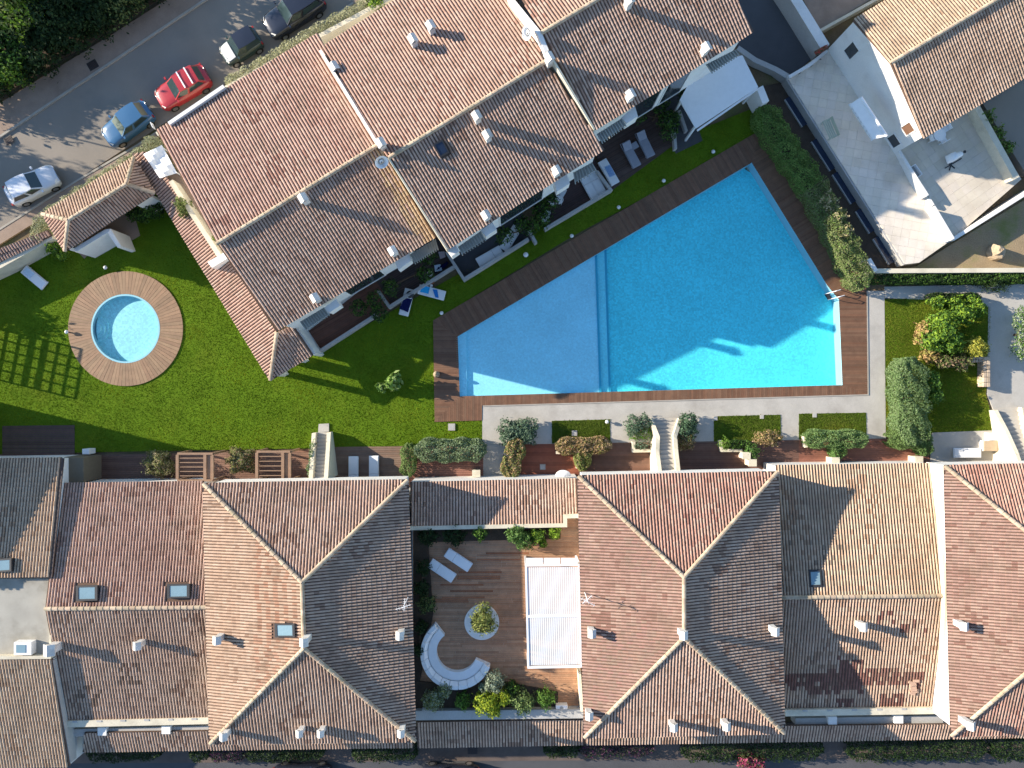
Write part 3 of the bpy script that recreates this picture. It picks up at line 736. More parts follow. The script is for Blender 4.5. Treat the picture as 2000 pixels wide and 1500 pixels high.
# parapets south of the gable houses, with scuppers
def south_parapet(parent, a, b, z, ledge):
    mb = MB(); wall_line([(*a,z),(*b,z)], .44, 1.6, mb); o = mb.build('parapet', M['cream'], parent)
    A = W(*a,z); B = W(*b,z); n = 6
    for i in range(n):
        p = A.lerp(B,(i+.8)/(n+.4)); m = MB(); m.box((p.x,p.y+.16,z+.012),(.34,.12,.03)); m.build('scupper', M['greywall'], o)
    mb = MB(); wall_line([(a[0]+20,a[1]+17,z-.7),(b[0],b[1]+17,z-.7)], .5, 1.0, mb); mb.build('ledge', M['greywall'], parent)
    for t in (.3,.72):
        p = Vector(a).lerp(Vector(b),t); q = W(p.x,p.y+16,z-.45); m = MB(); m.box((q.x,q.y,z-.9),(.6,.55,.9)); m.build('pier', M['white'], parent)
south_parapet(g1,(110,1415),(407,1408),2.75,0)
south_parapet(g3,(1534,1393),(1842,1388),2.6,0)
mb = MB(); wall_line([(102,1290,4.1),(137,1490,2.45)], .08, 1.8, mb); mb.build('side_wall', M['greywall'], h0)

# ================================================================ HOUSE ON THE RIGHT with terraces
hr = thing('white_house', 'white house with gable roof standing on a paved terrace right of the pool', 'house', W(1800,120,1.3))
rr = Roof(hr)
rr.slope([(1667,40),(1985,-150),(2058,-66),(1740,123)],[(1740,123,5.7),(2058,-66,5.7),(1667,40,4.9)],'gold')
rr.slope([(1740,123),(2058,-66),(2122,78),(1804,268)],[(1740,123,5.7),(2058,-66,5.7),(1804,268,4.5)],'tan')
rr.ridge_px((1740,123),(2058,-66),0); rr.gutter_px((1804,268),(2122,78),1); rr.finish()
walls(hr, [W(1667,40,4.9),W(1985,-150,4.9),W(2058,-66,5.7),W(2122,78,4.5),W(1804,268,4.5),W(1740,123,5.7)], M['white'], z0=.9, ov=.05)
G0 = W(1617,97,.9).xy; G1 = W(1753,293,.9).xy; gd = (G1-G0).normalized(); GL = (G1-G0).length; gn = Vector((gd.y,-gd.x))
if gn.x > 0: gn = -gn
def gable_opening(s0, s1, z0, z1, m, nm):
    # outward normal must be on the right of p->q
    p = W(1667,40,4.9).xy; q = W(1804,268,4.5).xy; d = (q-p).normalized(); L = (q-p).length
    nrm = Vector((d.y,-d.x)); a = p + d*(L*s0); b = p + d*(L*s1)
    ins = .05
    if nrm.x < 0: return facade_opening(hr, a - nrm*ins, b - nrm*ins, z0, z1, .1, M[m], nm)
    return facade_opening(hr, b + nrm*ins, a + nrm*ins, z0, z1, .1, M[m], nm)
gable_opening(.10,.20,2.4,3.7,'glassdark','window')
gable_opening(.84,.93,3.1,4.1,'shutter','window')
gable_opening(.85,.96,1.2,2.1,'glassdark','window')
# awning over the terrace door, rolled white
aw = thing('awning', 'rolled white awning on the gable wall of the white house', 'awning', W(1695,230,1.3))
mb = MB(); a = [W(1680,190,3.6),W(1730,266,3.6),W(1705,272,3.1),W(1661,203,3.1)]
mb.add([tuple(p) for p in a]+[(p.x,p.y,p.z-.08) for p in a], [(0,1,2,3),(7,6,5,4),(0,4,5,1),(1,5,6,2),(2,6,7,3),(3,7,4,0)]); mb.build('fabric', M['fabric'], aw)
mb = MB(); mb.tube(W(1682,190,3.7), W(1732,266,3.7), .09); mb.build('roller', M['metalw'], aw)
for k in range(8):
    t = (k+.5)/8; p = W(1661+44*t,203+69*t,3.05); mb = MB(); mb.box((p.x,p.y,p.z-.08),(.45,.12,.16), math.atan2(-69,44)); mb.build('valance', M['fabric'], aw)
# ================================================================ GROUND, ROADS, PATHS
def tess(name, outer, holes, mat_, z=0.0, parent=None, kind='structure', skirt=0.0, label=None):
    polys = [[Vector((p[0],p[1],0)) for p in outer]] + [[Vector((p[0],p[1],0)) for p in h] for h in holes]
    flat = [p for l in polys for p in l]; tr = tessellate_polygon(polys)
    mb = MB(); f = []
    for t in tr:
        a,b,c = [flat[i] for i in t]
        f.append(t if (b-a).cross(c-a).z > 0 else t[::-1])
    mb.add([(p.x,p.y,z) for p in flat], f)
    if skirt:
        n0 = 0
        for l in polys:
            n = len(l); base = len(mb.v)
            mb.v += [(p.x,p.y,z) for p in l] + [(p.x,p.y,z-skirt) for p in l]
            for i in range(n): mb.f.append((base+i,base+(i+1)%n,base+n+(i+1)%n,base+n+i)); mb.c.append(None)
    return mb.build(name, mat_, parent, kind=kind, label=label)
POOL_PX = [(1468,318),(1617,560),(1638,585),(1645,752),(898,774),(894,657)]
POOL = [W(*p) for p in POOL_PX]
RC = W(246,642); RR = 64/PPM; RD = 112/PPM
circ = lambda r, n=64: [(RC.x+r*math.cos(2*math.pi*i/n), RC.y+r*math.sin(2*math.pi*i/n)) for i in range(n)]
big = [(-900,-900),(900,-900),(900,900),(-900,900)]
grow = lambda poly, s: [(p.x + (p.x-W(1300,560).x)*s, p.y + (p.y-W(1300,560).y)*s) for p in poly]
tess('ground', big, [grow(POOL,.01), circ(RR+.15)], M['ground'], -.10)
def sheet(name, pts, m, z, skirt=.1, holes=()): return tess(name, [W(x,y).xy for x,y in pts], list(holes), m, z, skirt=skirt)
# road in the upper left
sheet('road', [(-700,735),(402,-1),(760,-240),(1000,-240),(690,2),(0,447),(-700,880)], M['asphalt'], -.03)
sheet('far_pavement', [(-700,660),(0,203),(217,70),(327,0),(700,-240),(752,-240),(398,-1),(0,265),(-700,732)], M['paver'], .08, .2)
mb = MB(); wall_line([(-300,470,.11),(0,266,.11),(400,-1,.11),(700,-200,.11)], .16, -.1, mb); mb.build('far_kerb', M['kerb'], kind='structure')
sheet('near_pavement', [(-400,705),(0,446),(153,350),(267,283),(440,168),(690,4),(900,-140),(930,-120),(640,66),(306,268),(200,345),(85,425),(0,478),(-400,740)], M['paver'], .07, .2)
mb = MB(); wall_line([(-200,577,.10),(0,447,.10),(153,351,.10),(267,284,.10),(440,169,.10),(690,5,.10)], .14, -.1, mb); mb.build('near_kerb', M['kerb'], kind='structure')
def grate(label, px, py, w, h, rot):
    p = W(px,py,.09); t = thing('drain_cover', label, 'drain cover', p)
    cs, sn = math.cos(rot), math.sin(rot)
    mb = MB(); mb.box((p.x,p.y,.092),(w,h,.02),rot); mb.build('frame', M['dark'], t)
    for k in range(6):
        d = (k-2.5)*w/6.5; m = MB(); m.box((p.x+d*cs,p.y+d*sn,.112),(w/13,h*.86,.016),rot); m.build('bar', M['gutter'], t)
grate('dark square drain cover set in the far pavement', 181,127,.72,.62,R(30)); grate('dark drain cover at the road edge near the left border', 17,274,.62,.55,R(30))
grate('dark drain cover in the south pavement left of the small one', 923,1466,.7,.5,0); grate('small dark drain cover in the south pavement below the porch', 1092,1474,.5,.4,0)
# south street
sheet('south_pavement', [(-300,1440),(2300,1400),(2300,1482),(1250,1485),(870,1487),(-300,1494)], M['paver2'], -.02)
sheet('south_road', [(-300,1490),(870,1484),(1250,1482),(2300,1478),(2300,1620),(-300,1620)], M['asphalt2'], -.05)
# side street / car park at the top right
sheet('side_street', [(1400,-160),(1490,-160),(1512,0),(1592,108),(1545,150),(1440,95),(1440,0)], M['asphalt2'], -.02)
sheet('upper_yard', [(1480,-200),(1800,-200),(1700,0),(1620,98),(1600,92),(1540,0)], M['ground'], -.03)
# lawn
lawn_px = [(-300,610),(0,505),(105,452),(265,330),(300,320),(545,650),(612,692),(905,530),(1190,362),(1345,262),(1486,205),(1492,262),(1120,460),(850,625),(852,822),(942,818),(942,866),(800,872),(-300,892)]
LAWN = [W(*p).xy for p in lawn_px]
sheet('lawn', lawn_px, M['lawn'], 0.0, .1, [circ(RR+.2)])
GLAWN_PX = [(1728,585),(1890,575),(1935,600),(1930,730),(1925,770),(1945,840),(1820,846),(1728,848)]
sheet('garden_lawn', GLAWN_PX, M['lawn'], 0.0, .1)
# concrete path and pool surround
sheet('path', [(942,792),(1000,789),(1690,769),(1692,568),(1727,568),(1730,862),(942,868)], M['concrete'], .02, .12)
PATCH_PX = [[(1078,822),(1191,819),(1192,866),(1078,866)],[(1394,813),(1524,810),(1525,860),(1394,862)],[(1560,808),(1691,806),(1692,856),(1560,858)]]
for q in PATCH_PX: sheet('grass_bed', q, M['lawn'], .035, .04)
mb = MB(); wall_line([(1694,572,.06),(1696,771,.06),(944,793,.06)], .08, -.05, mb); mb.build('path_edge', M['kerb'], kind='structure')
sheet('garden_path', [(1728,560),(2100,552),(2100,760),(2000,800),(1985,800),(1940,800),(1928,770),(1930,600),(1890,582),(1800,585),(1728,582)], M['concrete'], .012, .1)
sheet('garden_terrace', [(1820,845),(1955,840),(1990,910),(1985,925),(1815,925)], M['concrete'], .03, .1)
sheet('earth_bank', [(1480,170),(1530,160),(1545,180),(1770,515),(1705,530),(1690,545),(1480,215)], M['soil'], -.01, .1)
sheet('dry_garden', [(1790,520),(1870,470),(2150,300),(2150,530),(1720,530)], M['dry'], -.005, .1)
sheet('thicket_floor', [(-700,640),(0,190),(215,60),(325,-12),(700,-250),(300,-400),(-700,-100)], M['soil'], .02, .1)
# south strip of terraces (under the decks)
# ---------------------------------------------------------------- decks made of boards
def clip_half(poly, nx, ny, c):
    o = []; n = len(poly)
    for i in range(n):
        p, q = poly[i], poly[(i+1)%n]; a = nx*p[0]+ny*p[1]-c; b = nx*q[0]+ny*q[1]-c
        if a <= 0: o.append(p)
        if a*b < 0: t = a/(a-b); o.append((p[0]+(q[0]-p[0])*t, p[1]+(q[1]-p[1])*t))
    return o
def boards(mb, poly, ang, z, width=.145, gap=.012, th=.04, base=(.20,.115,.075), var=.18, length=None, fn=None):
    """fill convex polygon (world xy) with boards running along angle ang"""
    ux, uy = math.cos(ang), math.sin(ang); vx, vy = -uy, ux
    vs_ = [p[0]*vx+p[1]*vy for p in poly]; v = min(vs_)
    while v < max(vs_):
        q = clip_half(clip_half(poly, vx, vy, v+width-gap), -vx, -vy, -v)
        if len(q) >= 3:
            segs = [q]
            if length:
                us = [p[0]*ux+p[1]*uy for p in q]; segs = []; u = min(us)-random.uniform(0,length)
                while u < max(us):
                    s = clip_half(clip_half(q, ux, uy, u+length-.006), -ux, -uy, -u)
                    if len(s) >= 3: segs.append(s)
                    u += length
            for s in segs:
                f = 1+random.uniform(-var,var); g = random.uniform(-.06,.06)
                c = (base[0]*f, base[1]*f*(1+g), base[2]*f*(1+g*1.5))
                if fn: c = fn((sum(p[0] for p in s)/len(s), sum(p[1] for p in s)/len(s)), c)
                zz = z + random.uniform(-.003,.003)
                if len(s) > 4:
                    n = len(s); mb.add([(p[0],p[1],zz) for p in s], [tuple(range(n))], c)
                    continue
                mb.prism(s, z-th, zz, c)
        v += width
    return mb
def deck_px(mb, px, ang, z, **k): return boards(mb, [tuple(W(x,y).xy) for x,y in px], ang, z, **k)
DB = (.170,.090,.052)
mb = MB()
aN = math.atan2(318-657, 1468-894)      # px slope of the long pool edge
deck_px(mb, [(846,626),(1482,256),(1468,318),(894,657)], -aN+math.pi/2, .05, base=DB)
deck_px(mb, [(1482,256),(1500,262),(1692,556),(1692,572),(1638,585),(1617,560),(1468,318)], math.atan2(-(560-318),149)+math.pi/2, .05, base=DB)
deck_px(mb, [(1638,585),(1692,573),(1694,770),(1645,752)], 0, .05, base=DB)
deck_px(mb, [(898,774),(1645,752),(1694,770),(942,792)], math.pi/2, .05, base=DB)
deck_px(mb, [(846,626),(894,657),(898,774),(849,824)], 0, .05, base=DB)
deck_px(mb, [(898,774),(942,773),(941,821),(849,824)], math.pi/2, .05, base=DB)
mb.build('pool_deck', M['deck'], kind='structure')
# ---------------------------------------------------------------- swimming pool (shell, sloping floor, water)
sp = thing('swimming_pool', 'large angular swimming pool with turquoise water and a paler shallow end', 'pool', W(1300,560,-.9))
mb = MB(); n = len(POOL); oo = grow(POOL,.006)
for i in range(n):
    a, b = POOL[i], POOL[(i+1)%n]; mb.add([(a.x,a.y,.02),(b.x,b.y,.02),(b.x,b.y,-1.3),(a.x,a.y,-1.3)], [(0,1,2,3)])
    a2, b2 = oo[i], oo[(i+1)%n]; mb.add([(a.x,a.y,.02),(b.x,b.y,.02),(b2[0],b2[1],.02),(a2[0],a2[1],.02)], [(3,2,1,0)])
mb.build('pool_wall', M['poolwall'], sp)
def floor_piece(name, px, m, flat=False):
    mb = MB(); v = [W(x,y) for x,y,z in px]; mb.add([(p.x,p.y,q[2]) for p,q in zip(v,px)], [tuple(range(len(px)))][0:1]); return mb.build(name, M[m], sp)
ytop = lambda x: 657 + (318-657)*(x-894)/(1468-894)
ybot = lambda x: 774 + (752-774)*(x-898)/(1645-898)
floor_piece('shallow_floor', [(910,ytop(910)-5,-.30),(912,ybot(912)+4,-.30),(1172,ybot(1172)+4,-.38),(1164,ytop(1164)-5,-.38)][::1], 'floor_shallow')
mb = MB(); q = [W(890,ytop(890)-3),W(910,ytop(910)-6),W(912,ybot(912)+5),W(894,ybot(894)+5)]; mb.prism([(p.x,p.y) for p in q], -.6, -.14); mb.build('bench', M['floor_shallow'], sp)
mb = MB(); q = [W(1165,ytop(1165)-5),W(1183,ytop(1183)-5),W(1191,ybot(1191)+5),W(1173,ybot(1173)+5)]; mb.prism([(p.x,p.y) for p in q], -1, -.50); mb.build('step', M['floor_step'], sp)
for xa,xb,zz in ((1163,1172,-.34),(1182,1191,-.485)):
    mb = MB(); q = [W(xa,ytop(xa)-4),W(xa+4,ytop(xa+4)-4),W(xb+4,ybot(xb)+4),W(xb,ybot(xb)+4)]; mb.prism([(p.x,p.y) for p in q], zz-.3, zz); mb.build('step_shade_strip', M['step_line'], sp)  # dark strips painting the shading lines along the step
mb = MB(); gr = []
NX, NY = 14, 6
for j in range(NY+1):
    for i in range(NX+1):
        x = 1183 + (1660-1183)*i/NX; y0 = ytop(min(x,1470))-8 if x < 1470 else 318+(585-318)*(x-1468)/170-14; y1 = ybot(x)+6
        y = y0+(y1-y0)*j/NY; t = min(1, max(0,(x-1183)/220)); p = W(x,y); gr.append((p.x,p.y,-.62-.36*t))  # floor kept shallow so unrefracted sun shadows land like refracted ones
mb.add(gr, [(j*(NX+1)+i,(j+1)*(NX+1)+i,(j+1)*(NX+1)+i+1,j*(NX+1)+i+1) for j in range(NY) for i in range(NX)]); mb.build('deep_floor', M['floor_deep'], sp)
mb = MB(); mb.add([(p.x,p.y,-.05) for p in [W(x,y) for x,y in POOL_PX]], [tuple(range(len(POOL)))[::-1]]); mb.build('water', M['water'], sp)
# ladder with two rails at the right edge
ld = thing('pool_ladder', 'steel pool ladder with two bent handrails at the right corner of the pool', 'ladder', W(1626,575))
d = (W(1650,570)-W(1622,578)).xy.normalized()
for (x,y) in ((1634,568),(1641,579)):
    b = W(x,y).xy; mb = MB(); pts = [(b.x-d.x*.62,b.y-d.y*.62,-.7),(b.x-d.x*.60,b.y-d.y*.60,.45),(b.x-d.x*.35,b.y-d.y*.35,.72),(b.x,b.y,.66),(b.x+d.x*.25,b.y+d.y*.25,.05)]
    for p, q in zip(pts, pts[1:]): mb.tube(p,q,.025)
    mb.build('handrail', M['metalw'], ld)
for k in range(3):
    a = W(1634,568).xy-d*.61; b = W(1641,579).xy-d*.61; mb = MB(); mb.beam((a.x,a.y,-.12-.2*k),(b.x,b.y,-.12-.2*k),.14,.03); mb.build('tread', M['dark'], ld)
# ---------------------------------------------------------------- round pool
rpo = thing('round_pool', 'small round paddling pool with pale turquoise water in the lawn', 'pool', (RC.x,RC.y,-.5))
mb = MB(); mb.lathe((RC.x,RC.y,0),[(RR+.12,.075),(RR,.075),(RR,-.6)],64)
mb.f.pop(); mb.c.pop(); mb.build('coping', M['poolwall'], rpo)
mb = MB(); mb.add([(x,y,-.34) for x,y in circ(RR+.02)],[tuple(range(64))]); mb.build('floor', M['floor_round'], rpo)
for k,(r,z) in enumerate(((.95,-.26),(.68,-.18),(.40,-.10))):
    cx = RC.x-RR+.18; mb = MB(); pts = []
    for i in range(17):
        a = -math.pi/2+math.pi*i/16; pts.append((cx+r*math.cos(a)*.85, RC.y+r*math.sin(a)))
    pts += [(RC.x-math.sqrt(max(RR**2-r*r,0))+.0, RC.y+r)] if False else []
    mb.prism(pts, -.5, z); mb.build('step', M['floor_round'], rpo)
mb = MB(); mb.add([(x,y,-.03) for x,y in circ(RR-.004)],[tuple(range(64))]); mb.build('water', M['water'], rpo)
rdk = thing('round_deck', 'ring of wedge shaped wooden boards around the round pool', 'deck', (RC.x,RC.y,0))
NW_ = 92
for i in range(NW_):
    a0 = 2*math.pi*i/NW_+.002; a1 = 2*math.pi*(i+1)/NW_-.002; f = random.uniform(.88,1.10); g = random.uniform(-.03,.05)
    c = (.26*f,.160*f*(1+g),.092*f*(1+g)); r0 = RR+.125; r1 = RD*random.uniform(.999,1.001)
    mb = MB(); mb.prism([(RC.x+r*math.cos(a),RC.y+r*math.sin(a)) for r,a in ((r0,a0),(r1,a0),(r1,a1),(r0,a1))], -.02, .07+random.uniform(-.004,.004), c)
    mb.build('plank', M['deck'], rdk)
# ---------------------------------------------------------------- terrace decks north of the lower row
def terrace_deck(name, px, ang=0.0, z=.03, base=(.20,.105,.07), **k):
    mb = MB(); deck_px(mb, px, ang, z, base=base, **k); return mb.build(name, M['deck'], kind='structure')
terrace_deck('terrace_deck', [(5,832),(146,830),(146,905),(5,905)], 0, base=(.09,.055,.045))
terrace_deck('terrace_deck', [(163,889),(300,886),(300,946),(163,946)], 0, base=(.13,.075,.055))
terrace_deck('terrace_deck', [(300,886),(612,878),(612,950),(300,950)], 0, base=(.22,.12,.08))
terrace_deck('terrace_deck', [(648,873),(800,871),(800,950),(648,950)], 0, base=(.21,.135,.095))
terrace_deck('terrace_deck', [(800,873),(944,870),(944,950),(800,950)], 0, base=(.22,.10,.07))
terrace_deck('terrace_deck', [(1010,868),(1130,866),(1130,945),(1010,945)], 0, base=(.24,.075,.04))
terrace_deck('terrace_deck', [(1130,866),(1290,863),(1292,945),(1130,945)], 0, base=(.19,.10,.068))
terrace_deck('terrace_deck', [(1325,863),(1560,859),(1560,930),(1325,930)], 0, base=(.14,.075,.055))
terrace_deck('terrace_deck', [(1560,859),(1815,855),(1815,930),(1560,930)], 0, base=(.22,.09,.06))
sheet('entry_path', [(943,868),(1008,868),(1008,945),(943,945)], M['concrete'], .025, .1)
# terraces of the upper row
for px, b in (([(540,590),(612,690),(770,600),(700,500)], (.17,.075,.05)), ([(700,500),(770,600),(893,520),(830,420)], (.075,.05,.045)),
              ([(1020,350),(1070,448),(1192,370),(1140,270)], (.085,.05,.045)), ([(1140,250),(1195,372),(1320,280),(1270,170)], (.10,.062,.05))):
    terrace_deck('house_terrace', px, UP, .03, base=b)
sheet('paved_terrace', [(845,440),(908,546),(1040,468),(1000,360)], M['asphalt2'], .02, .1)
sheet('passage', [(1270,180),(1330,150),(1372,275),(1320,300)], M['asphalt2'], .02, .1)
# entrance porch stone floor
sheet('porch_floor', [(150,470),(258,405),(274,460),(235,483),(205,462),(165,505),(150,490)], M['paver'], .03, .1)
# ---------------------------------------------------------------- courtyard deck (upper level)
cy = MB()
def diag_band(p, c):  # darker, redder diagonal band across the boards
    a = W(1003,1078,CZ).xy; b = W(855,1195,CZ).xy; d = (b-a).normalized(); n_ = Vector((-d.y,d.x)); v = Vector(p)
    s = abs((v-a).dot(n_)); t = (v-a).dot(d)
    if s < .28+.05*t and -0.2 < t < 6: return (c[0]*.78, c[1]*.58, c[2]*.48)
    return c
boards(cy, [tuple(W(x,y,CZ).xy) for x,y in ((806,1030),(1131,1010),(1137,1390),(808,1395))], .0, CZ, base=(.40,.225,.13), var=.17, length=3.0, fn=diag_band, th=.03)
cy.build('courtyard_deck', M['deck'], kind='structure')
# ---------------------------------------------------------------- terraces of the white house
TZ = 0.9
def paving(name, outer, z, size, base, ang, z0=0):
    """terrace slab with slightly uneven square tiles"""
    poly = [tuple(W(x,y,z).xy) for x,y in outer]; mb = MB(); mb.prism(poly, z0, z-.05); sl_ = mb.build(name, M['greywall'], kind='structure')
    mb = MB(); ux,uy = math.cos(ang),math.sin(ang); vx,vy = -uy,ux
    us = [p[0]*ux+p[1]*uy for p in poly]; vs2 = [p[0]*vx+p[1]*vy for p in poly]
    u = min(us)
    tiles = []
    while u < max(us):
        v = min(vs2)
        while v < max(vs2):
            q = clip_half(clip_half(clip_half(clip_half(poly,ux,uy,u+size-.008),-ux,-uy,-u),vx,vy,v+size-.008),-vx,-vy,-v)
            if len(q) >= 3:
                f = random.uniform(.96,1.03); c = (base[0]*f,base[1]*f,base[2]*f*random.uniform(.97,1.03)); zz = z+random.uniform(-.004,.004)
                tiles.append((q,zz,c))
            v += size
        u += size
    cen = Vector((sum(p[0] for p in poly)/len(poly), sum(p[1] for p in poly)/len(poly)))
    tiles.sort(key=lambda t: (Vector(t[0][0])-Vector((0,0))).length)
    for q,zz,c in tiles[:300]:
        m = MB(); m.prism(q, z-.05, zz, c) if len(q) < 5 else m.add([(p[0],p[1],zz) for p in q],[tuple(range(len(q)))],c); m.build('paving_tile', M['pavelight'], sl_)
    mb = MB()
    for q,zz,c in tiles[300:]: mb.add([(p[0],p[1],zz) for p in q],[tuple(range(len(q)))],c)
    if mb.v: mb.build('paving_tiles', M['pavelight'], sl_, kind='stuff')
    return sl_
GA = math.atan2(gd.y, gd.x)
paving('west_terrace', [(1538,152),(1614,98),(1625,95),(1755,290),(1862,466),(1795,513),(1768,516)], TZ, .62, (.69,.615,.51), GA+R(45))
paving('east_terrace', [(1755,285),(1800,262),(1905,205),(1995,350),(1862,466)], TZ+.01, .62, (.62,.545,.44), GA)
sheet('grey_yard', [(1900,190),(2150,60),(2150,330),(1995,345)], M['asphalt'], TZ-.4, 1.0)
tw = thing('terrace_wall', 'long white parapet wall between the two paved terraces of the white house', 'wall', W(1808,380,TZ))
mb = MB(); wall_line([(1756,293,TZ+.45),(1790,348,TZ+.75),(1812,382,TZ+.75)], .2, TZ, mb); wall_line([(1815,388,TZ+.4),(1823,401,TZ+.4)], .2, TZ, mb); wall_line([(1824,403,TZ+.85),(1862,467,TZ+.85)], .22, TZ, mb); mb.build('wall', M['white'], tw)
wall_thing('terrace_wall', 'white parapet along the lower edge of the sunlit terrace', 'wall', [(1862,467,TZ+.28),(2120,305,TZ+.28)], .24, M['white'], 0)
wall_thing('terrace_wall', 'cream wall right of the terrace with tall plants behind it', 'wall', [(1908,208,TZ+.9),(1986,348,TZ+.9)], .42, M['cream'], 0)
wall_thing('terrace_wall', 'low white kerb wall at the upper end of the tiled terrace', 'wall', [(1541,150,TZ+.3),(1584,125,TZ+.3),(1616,98,TZ+.3)], .2, M['white'], 0)
# retaining wall with dark windows along the terrace
A = W(1538,152,TZ).xy; B = W(1768,516,TZ).xy; d = (B-A).normalized(); L = (B-A).length
rw = thing('retaining_wall', 'dark retaining wall with long navy glazed openings below the terrace edge', 'wall', (A.x,A.y,0))
nr = Vector((d.y,-d.x)); nr = nr if nr.x < 0 else -nr
mb = MB(); mb.prism([tuple(p) for p in (A-d*.0, B, B+nr*.12, A+nr*.12)], 0, TZ-.06); mb.build('wall', M['greywall'], rw)
for s0, s1 in ((.07,.22),(.30,.46),(.48,.64),(.68,.80),(.83,.97)):
    p = A+d*(L*s0)+nr*.13; q = A+d*(L*s1)+nr*.13
    mb = MB(); mb.prism([tuple(x) for x in (p,q,q+nr*.40,p+nr*.40)], .02, .12); g = mb.build('light_well', M['navyglass'], rw)
    mb = MB(); a0 = p+nr*.41; b0 = q+nr*.41; mb.prism([tuple(x) for x in (a0,b0,b0+nr*.06,a0+nr*.06)], 0, .16); mb.build('light_well_kerb', M['greywall'], g)
wall_thing('garden_wall', 'grey topped boundary wall running right above the clipped hedge', 'wall', [(1710,529,1.0),(2100,527,1.0)], .32, M['cream'], 0)
wall_thing('wall_pier', 'short white pier where the boundary wall meets the tall hedge', 'wall', [(1697,506,1.2),(1711,530,1.2)], .32, M['white'], 0)
wall_thing('street_wall', 'low curved white wall between the side street and the earth bank', 'wall', [(1441,93,.7),(1475,117,.7),(1515,135,.7),(1541,150,.9)], .36, M['greywall'], 0)
sw = thing('street_wall', 'tall wall with pale top beside the dark side street', 'wall', W(1570,50,0))
mb = MB(); wall_line([(1530,-40,1.75),(1556,0,1.75),(1613,92,1.75)], .62, 0, mb); mb.build('wall', M['greywall'], sw)
mb = MB(); wall_line([(1530,-40,1.8),(1556,0,1.8),(1612,91,1.8)], .68, 1.752, mb); mb.build('coping', M['white'], sw)
wall_thing('yard_wall', 'thin brown edged wall crossing the upper yard by the white house', 'wall', [(1596,63,.8),(1705,2,.8),(1790,-45,.8)], .2, M['cream'], 0)
sheet('upper_court', [(1560,-20),(1760,-140),(1800,-60),(1598,60)], M['paver'], .03, .1)
# terrace walls of the upper row
for lab, pts in (('low grey wall along the end terrace by the portico', [(614,692,.75),(733,615,.75)]),
                 ('low grey wall along the terrace with pool toys, behind the two lawn loungers', [(737,567,.7),(760,599,.7),(890,518,.7)]),
                 ('low wall enclosing the paved terrace with two angled loungers', [(872,492,.8),(906,545,.8),(1032,466,.8)]),
                 ('low wall in front of the terrace with the round white table', [(1064,447,.75),(1193,370,.75),(1166,334,.75)]),
                 ('thin wall end beside the passage between the paved terraces', [(1033,449,.8),(1047,474,.8)]),
                 ('thin pale edge wall left of the dark passage by the white canopy', [(1303,218,.6),(1318,262,.6),(1320,290,.6)]),
                 ('thin pale edge wall right of the dark passage by the white canopy', [(1327,215,.5),(1341,256,.5)]),
                 ('white wall end right of the white canopy', [(1484,170,2.2),(1496,200,2.0)])):
    wall_thing('terrace_wall', lab, 'wall', pts, .2 if 'white wall end' not in lab else .5, M['greywall'] if 'white wall end' not in lab else M['white'], 0)
cw = thing('boundary_wall', 'roadside garden wall with tile coping left of the entrance pavilion', 'wall', W(40,490,0))
mb = MB(); wall_line([(-200,612,1.7),(0,519,1.7),(101,462,1.7)], .34, 0, mb); mb.build('wall', M['cream'], cw)
rcw = Roof(cw); rcw.slope([(-200,575),(0,485),(93,449),(101,460),(0,512),(-200,604)],[(-200,575,2.0),(93,449,2.0),(0,512,1.72)],'pink'); rcw.finish(0)
wall_thing('boundary_wall', 'cream roadside wall beside the dark recess at the top of the upper terrace', 'wall', [(306,262,1.9),(440,172,1.9),(627,68,1.9),(750,2,1.9),(860,-60,1.9)], .3, M['cream'], 0)
# ---------------------------------------------------------------- stairs
def stair(label, Lp, Rp, n, wall_h=.55, m='concrete', wm='cream'):
    """Lp, Rp: inner-edge polylines [(px,py,z)...] from bottom to top"""
    def at(P, t):
        k = t*(len(P)-1); i = min(int(k), len(P)-2); f = k-i; a, b = W(*P[i]), W(*P[i+1]); return a.lerp(b, f)
    s = thing('garden_stair', label, 'stairs', W(*Lp[0]))
    for k in range(n):
        a, b, c, d_ = at(Lp,k/n), at(Rp,k/n), at(Rp,(k+1)/n), at(Lp,(k+1)/n); z = Lp[0][2] + (Lp[-1][2]-Lp[0][2])*(k+1)/n
        mb = MB(); mb.prism([tuple(p.xy) for p in (a,b,c,d_)], 0, z); mb.build('step', M[m], s)
    for P, sg in ((Lp,-1),(Rp,1)):
        mb = MB(); pts = [at(P,k/12) for k in range(13)]; offs = []
        for i,p in enumerate(pts):
            dd = (pts[min(i+1,12)]-pts[max(i-1,0)]).xy.normalized(); nn = Vector((dd.y,-dd.x))
            ref = (at(Rp,.5)-at(Lp,.5)).xy*sg
            if nn.dot(ref) < 0: nn = -nn
            offs.append(nn)
        for i in range(12):
            a, b = pts[i].xy+offs[i]*.012, pts[i+1].xy+offs[i+1]*.012; a2, b2 = a+offs[i]*.28, b+offs[i+1]*.28
            mb.prism([tuple(a),tuple(b),tuple(b2),tuple(a2)], 0, [pts[i].z+wall_h,pts[i+1].z+wall_h,pts[i+1].z+wall_h,pts[i].z+wall_h])
        mb.build('side_wall', M[wm], s)
    return s
s1 = stair('straight stair rising from the lawn, ivy on its left wall', [(621,844,0),(615,937,2.35)], [(642,844,0),(636,937,2.35)], 13)
mb = MB(); q = [W(*p) for p in ((623,828),(643,827),(643,843),(622,844))]; mb.prism([tuple(p.xy) for p in q], -.05, .09); mb.build('landing', M['concrete'], s1)
stair('curved stair with cream walls between the planted beds', [(1272,816,0),(1286,852,.8),(1285,882,1.5),(1291,927,2.35)], [(1322,816,0),(1311,850,.8),(1313,880,1.5),(1318,926,2.35)], 14)
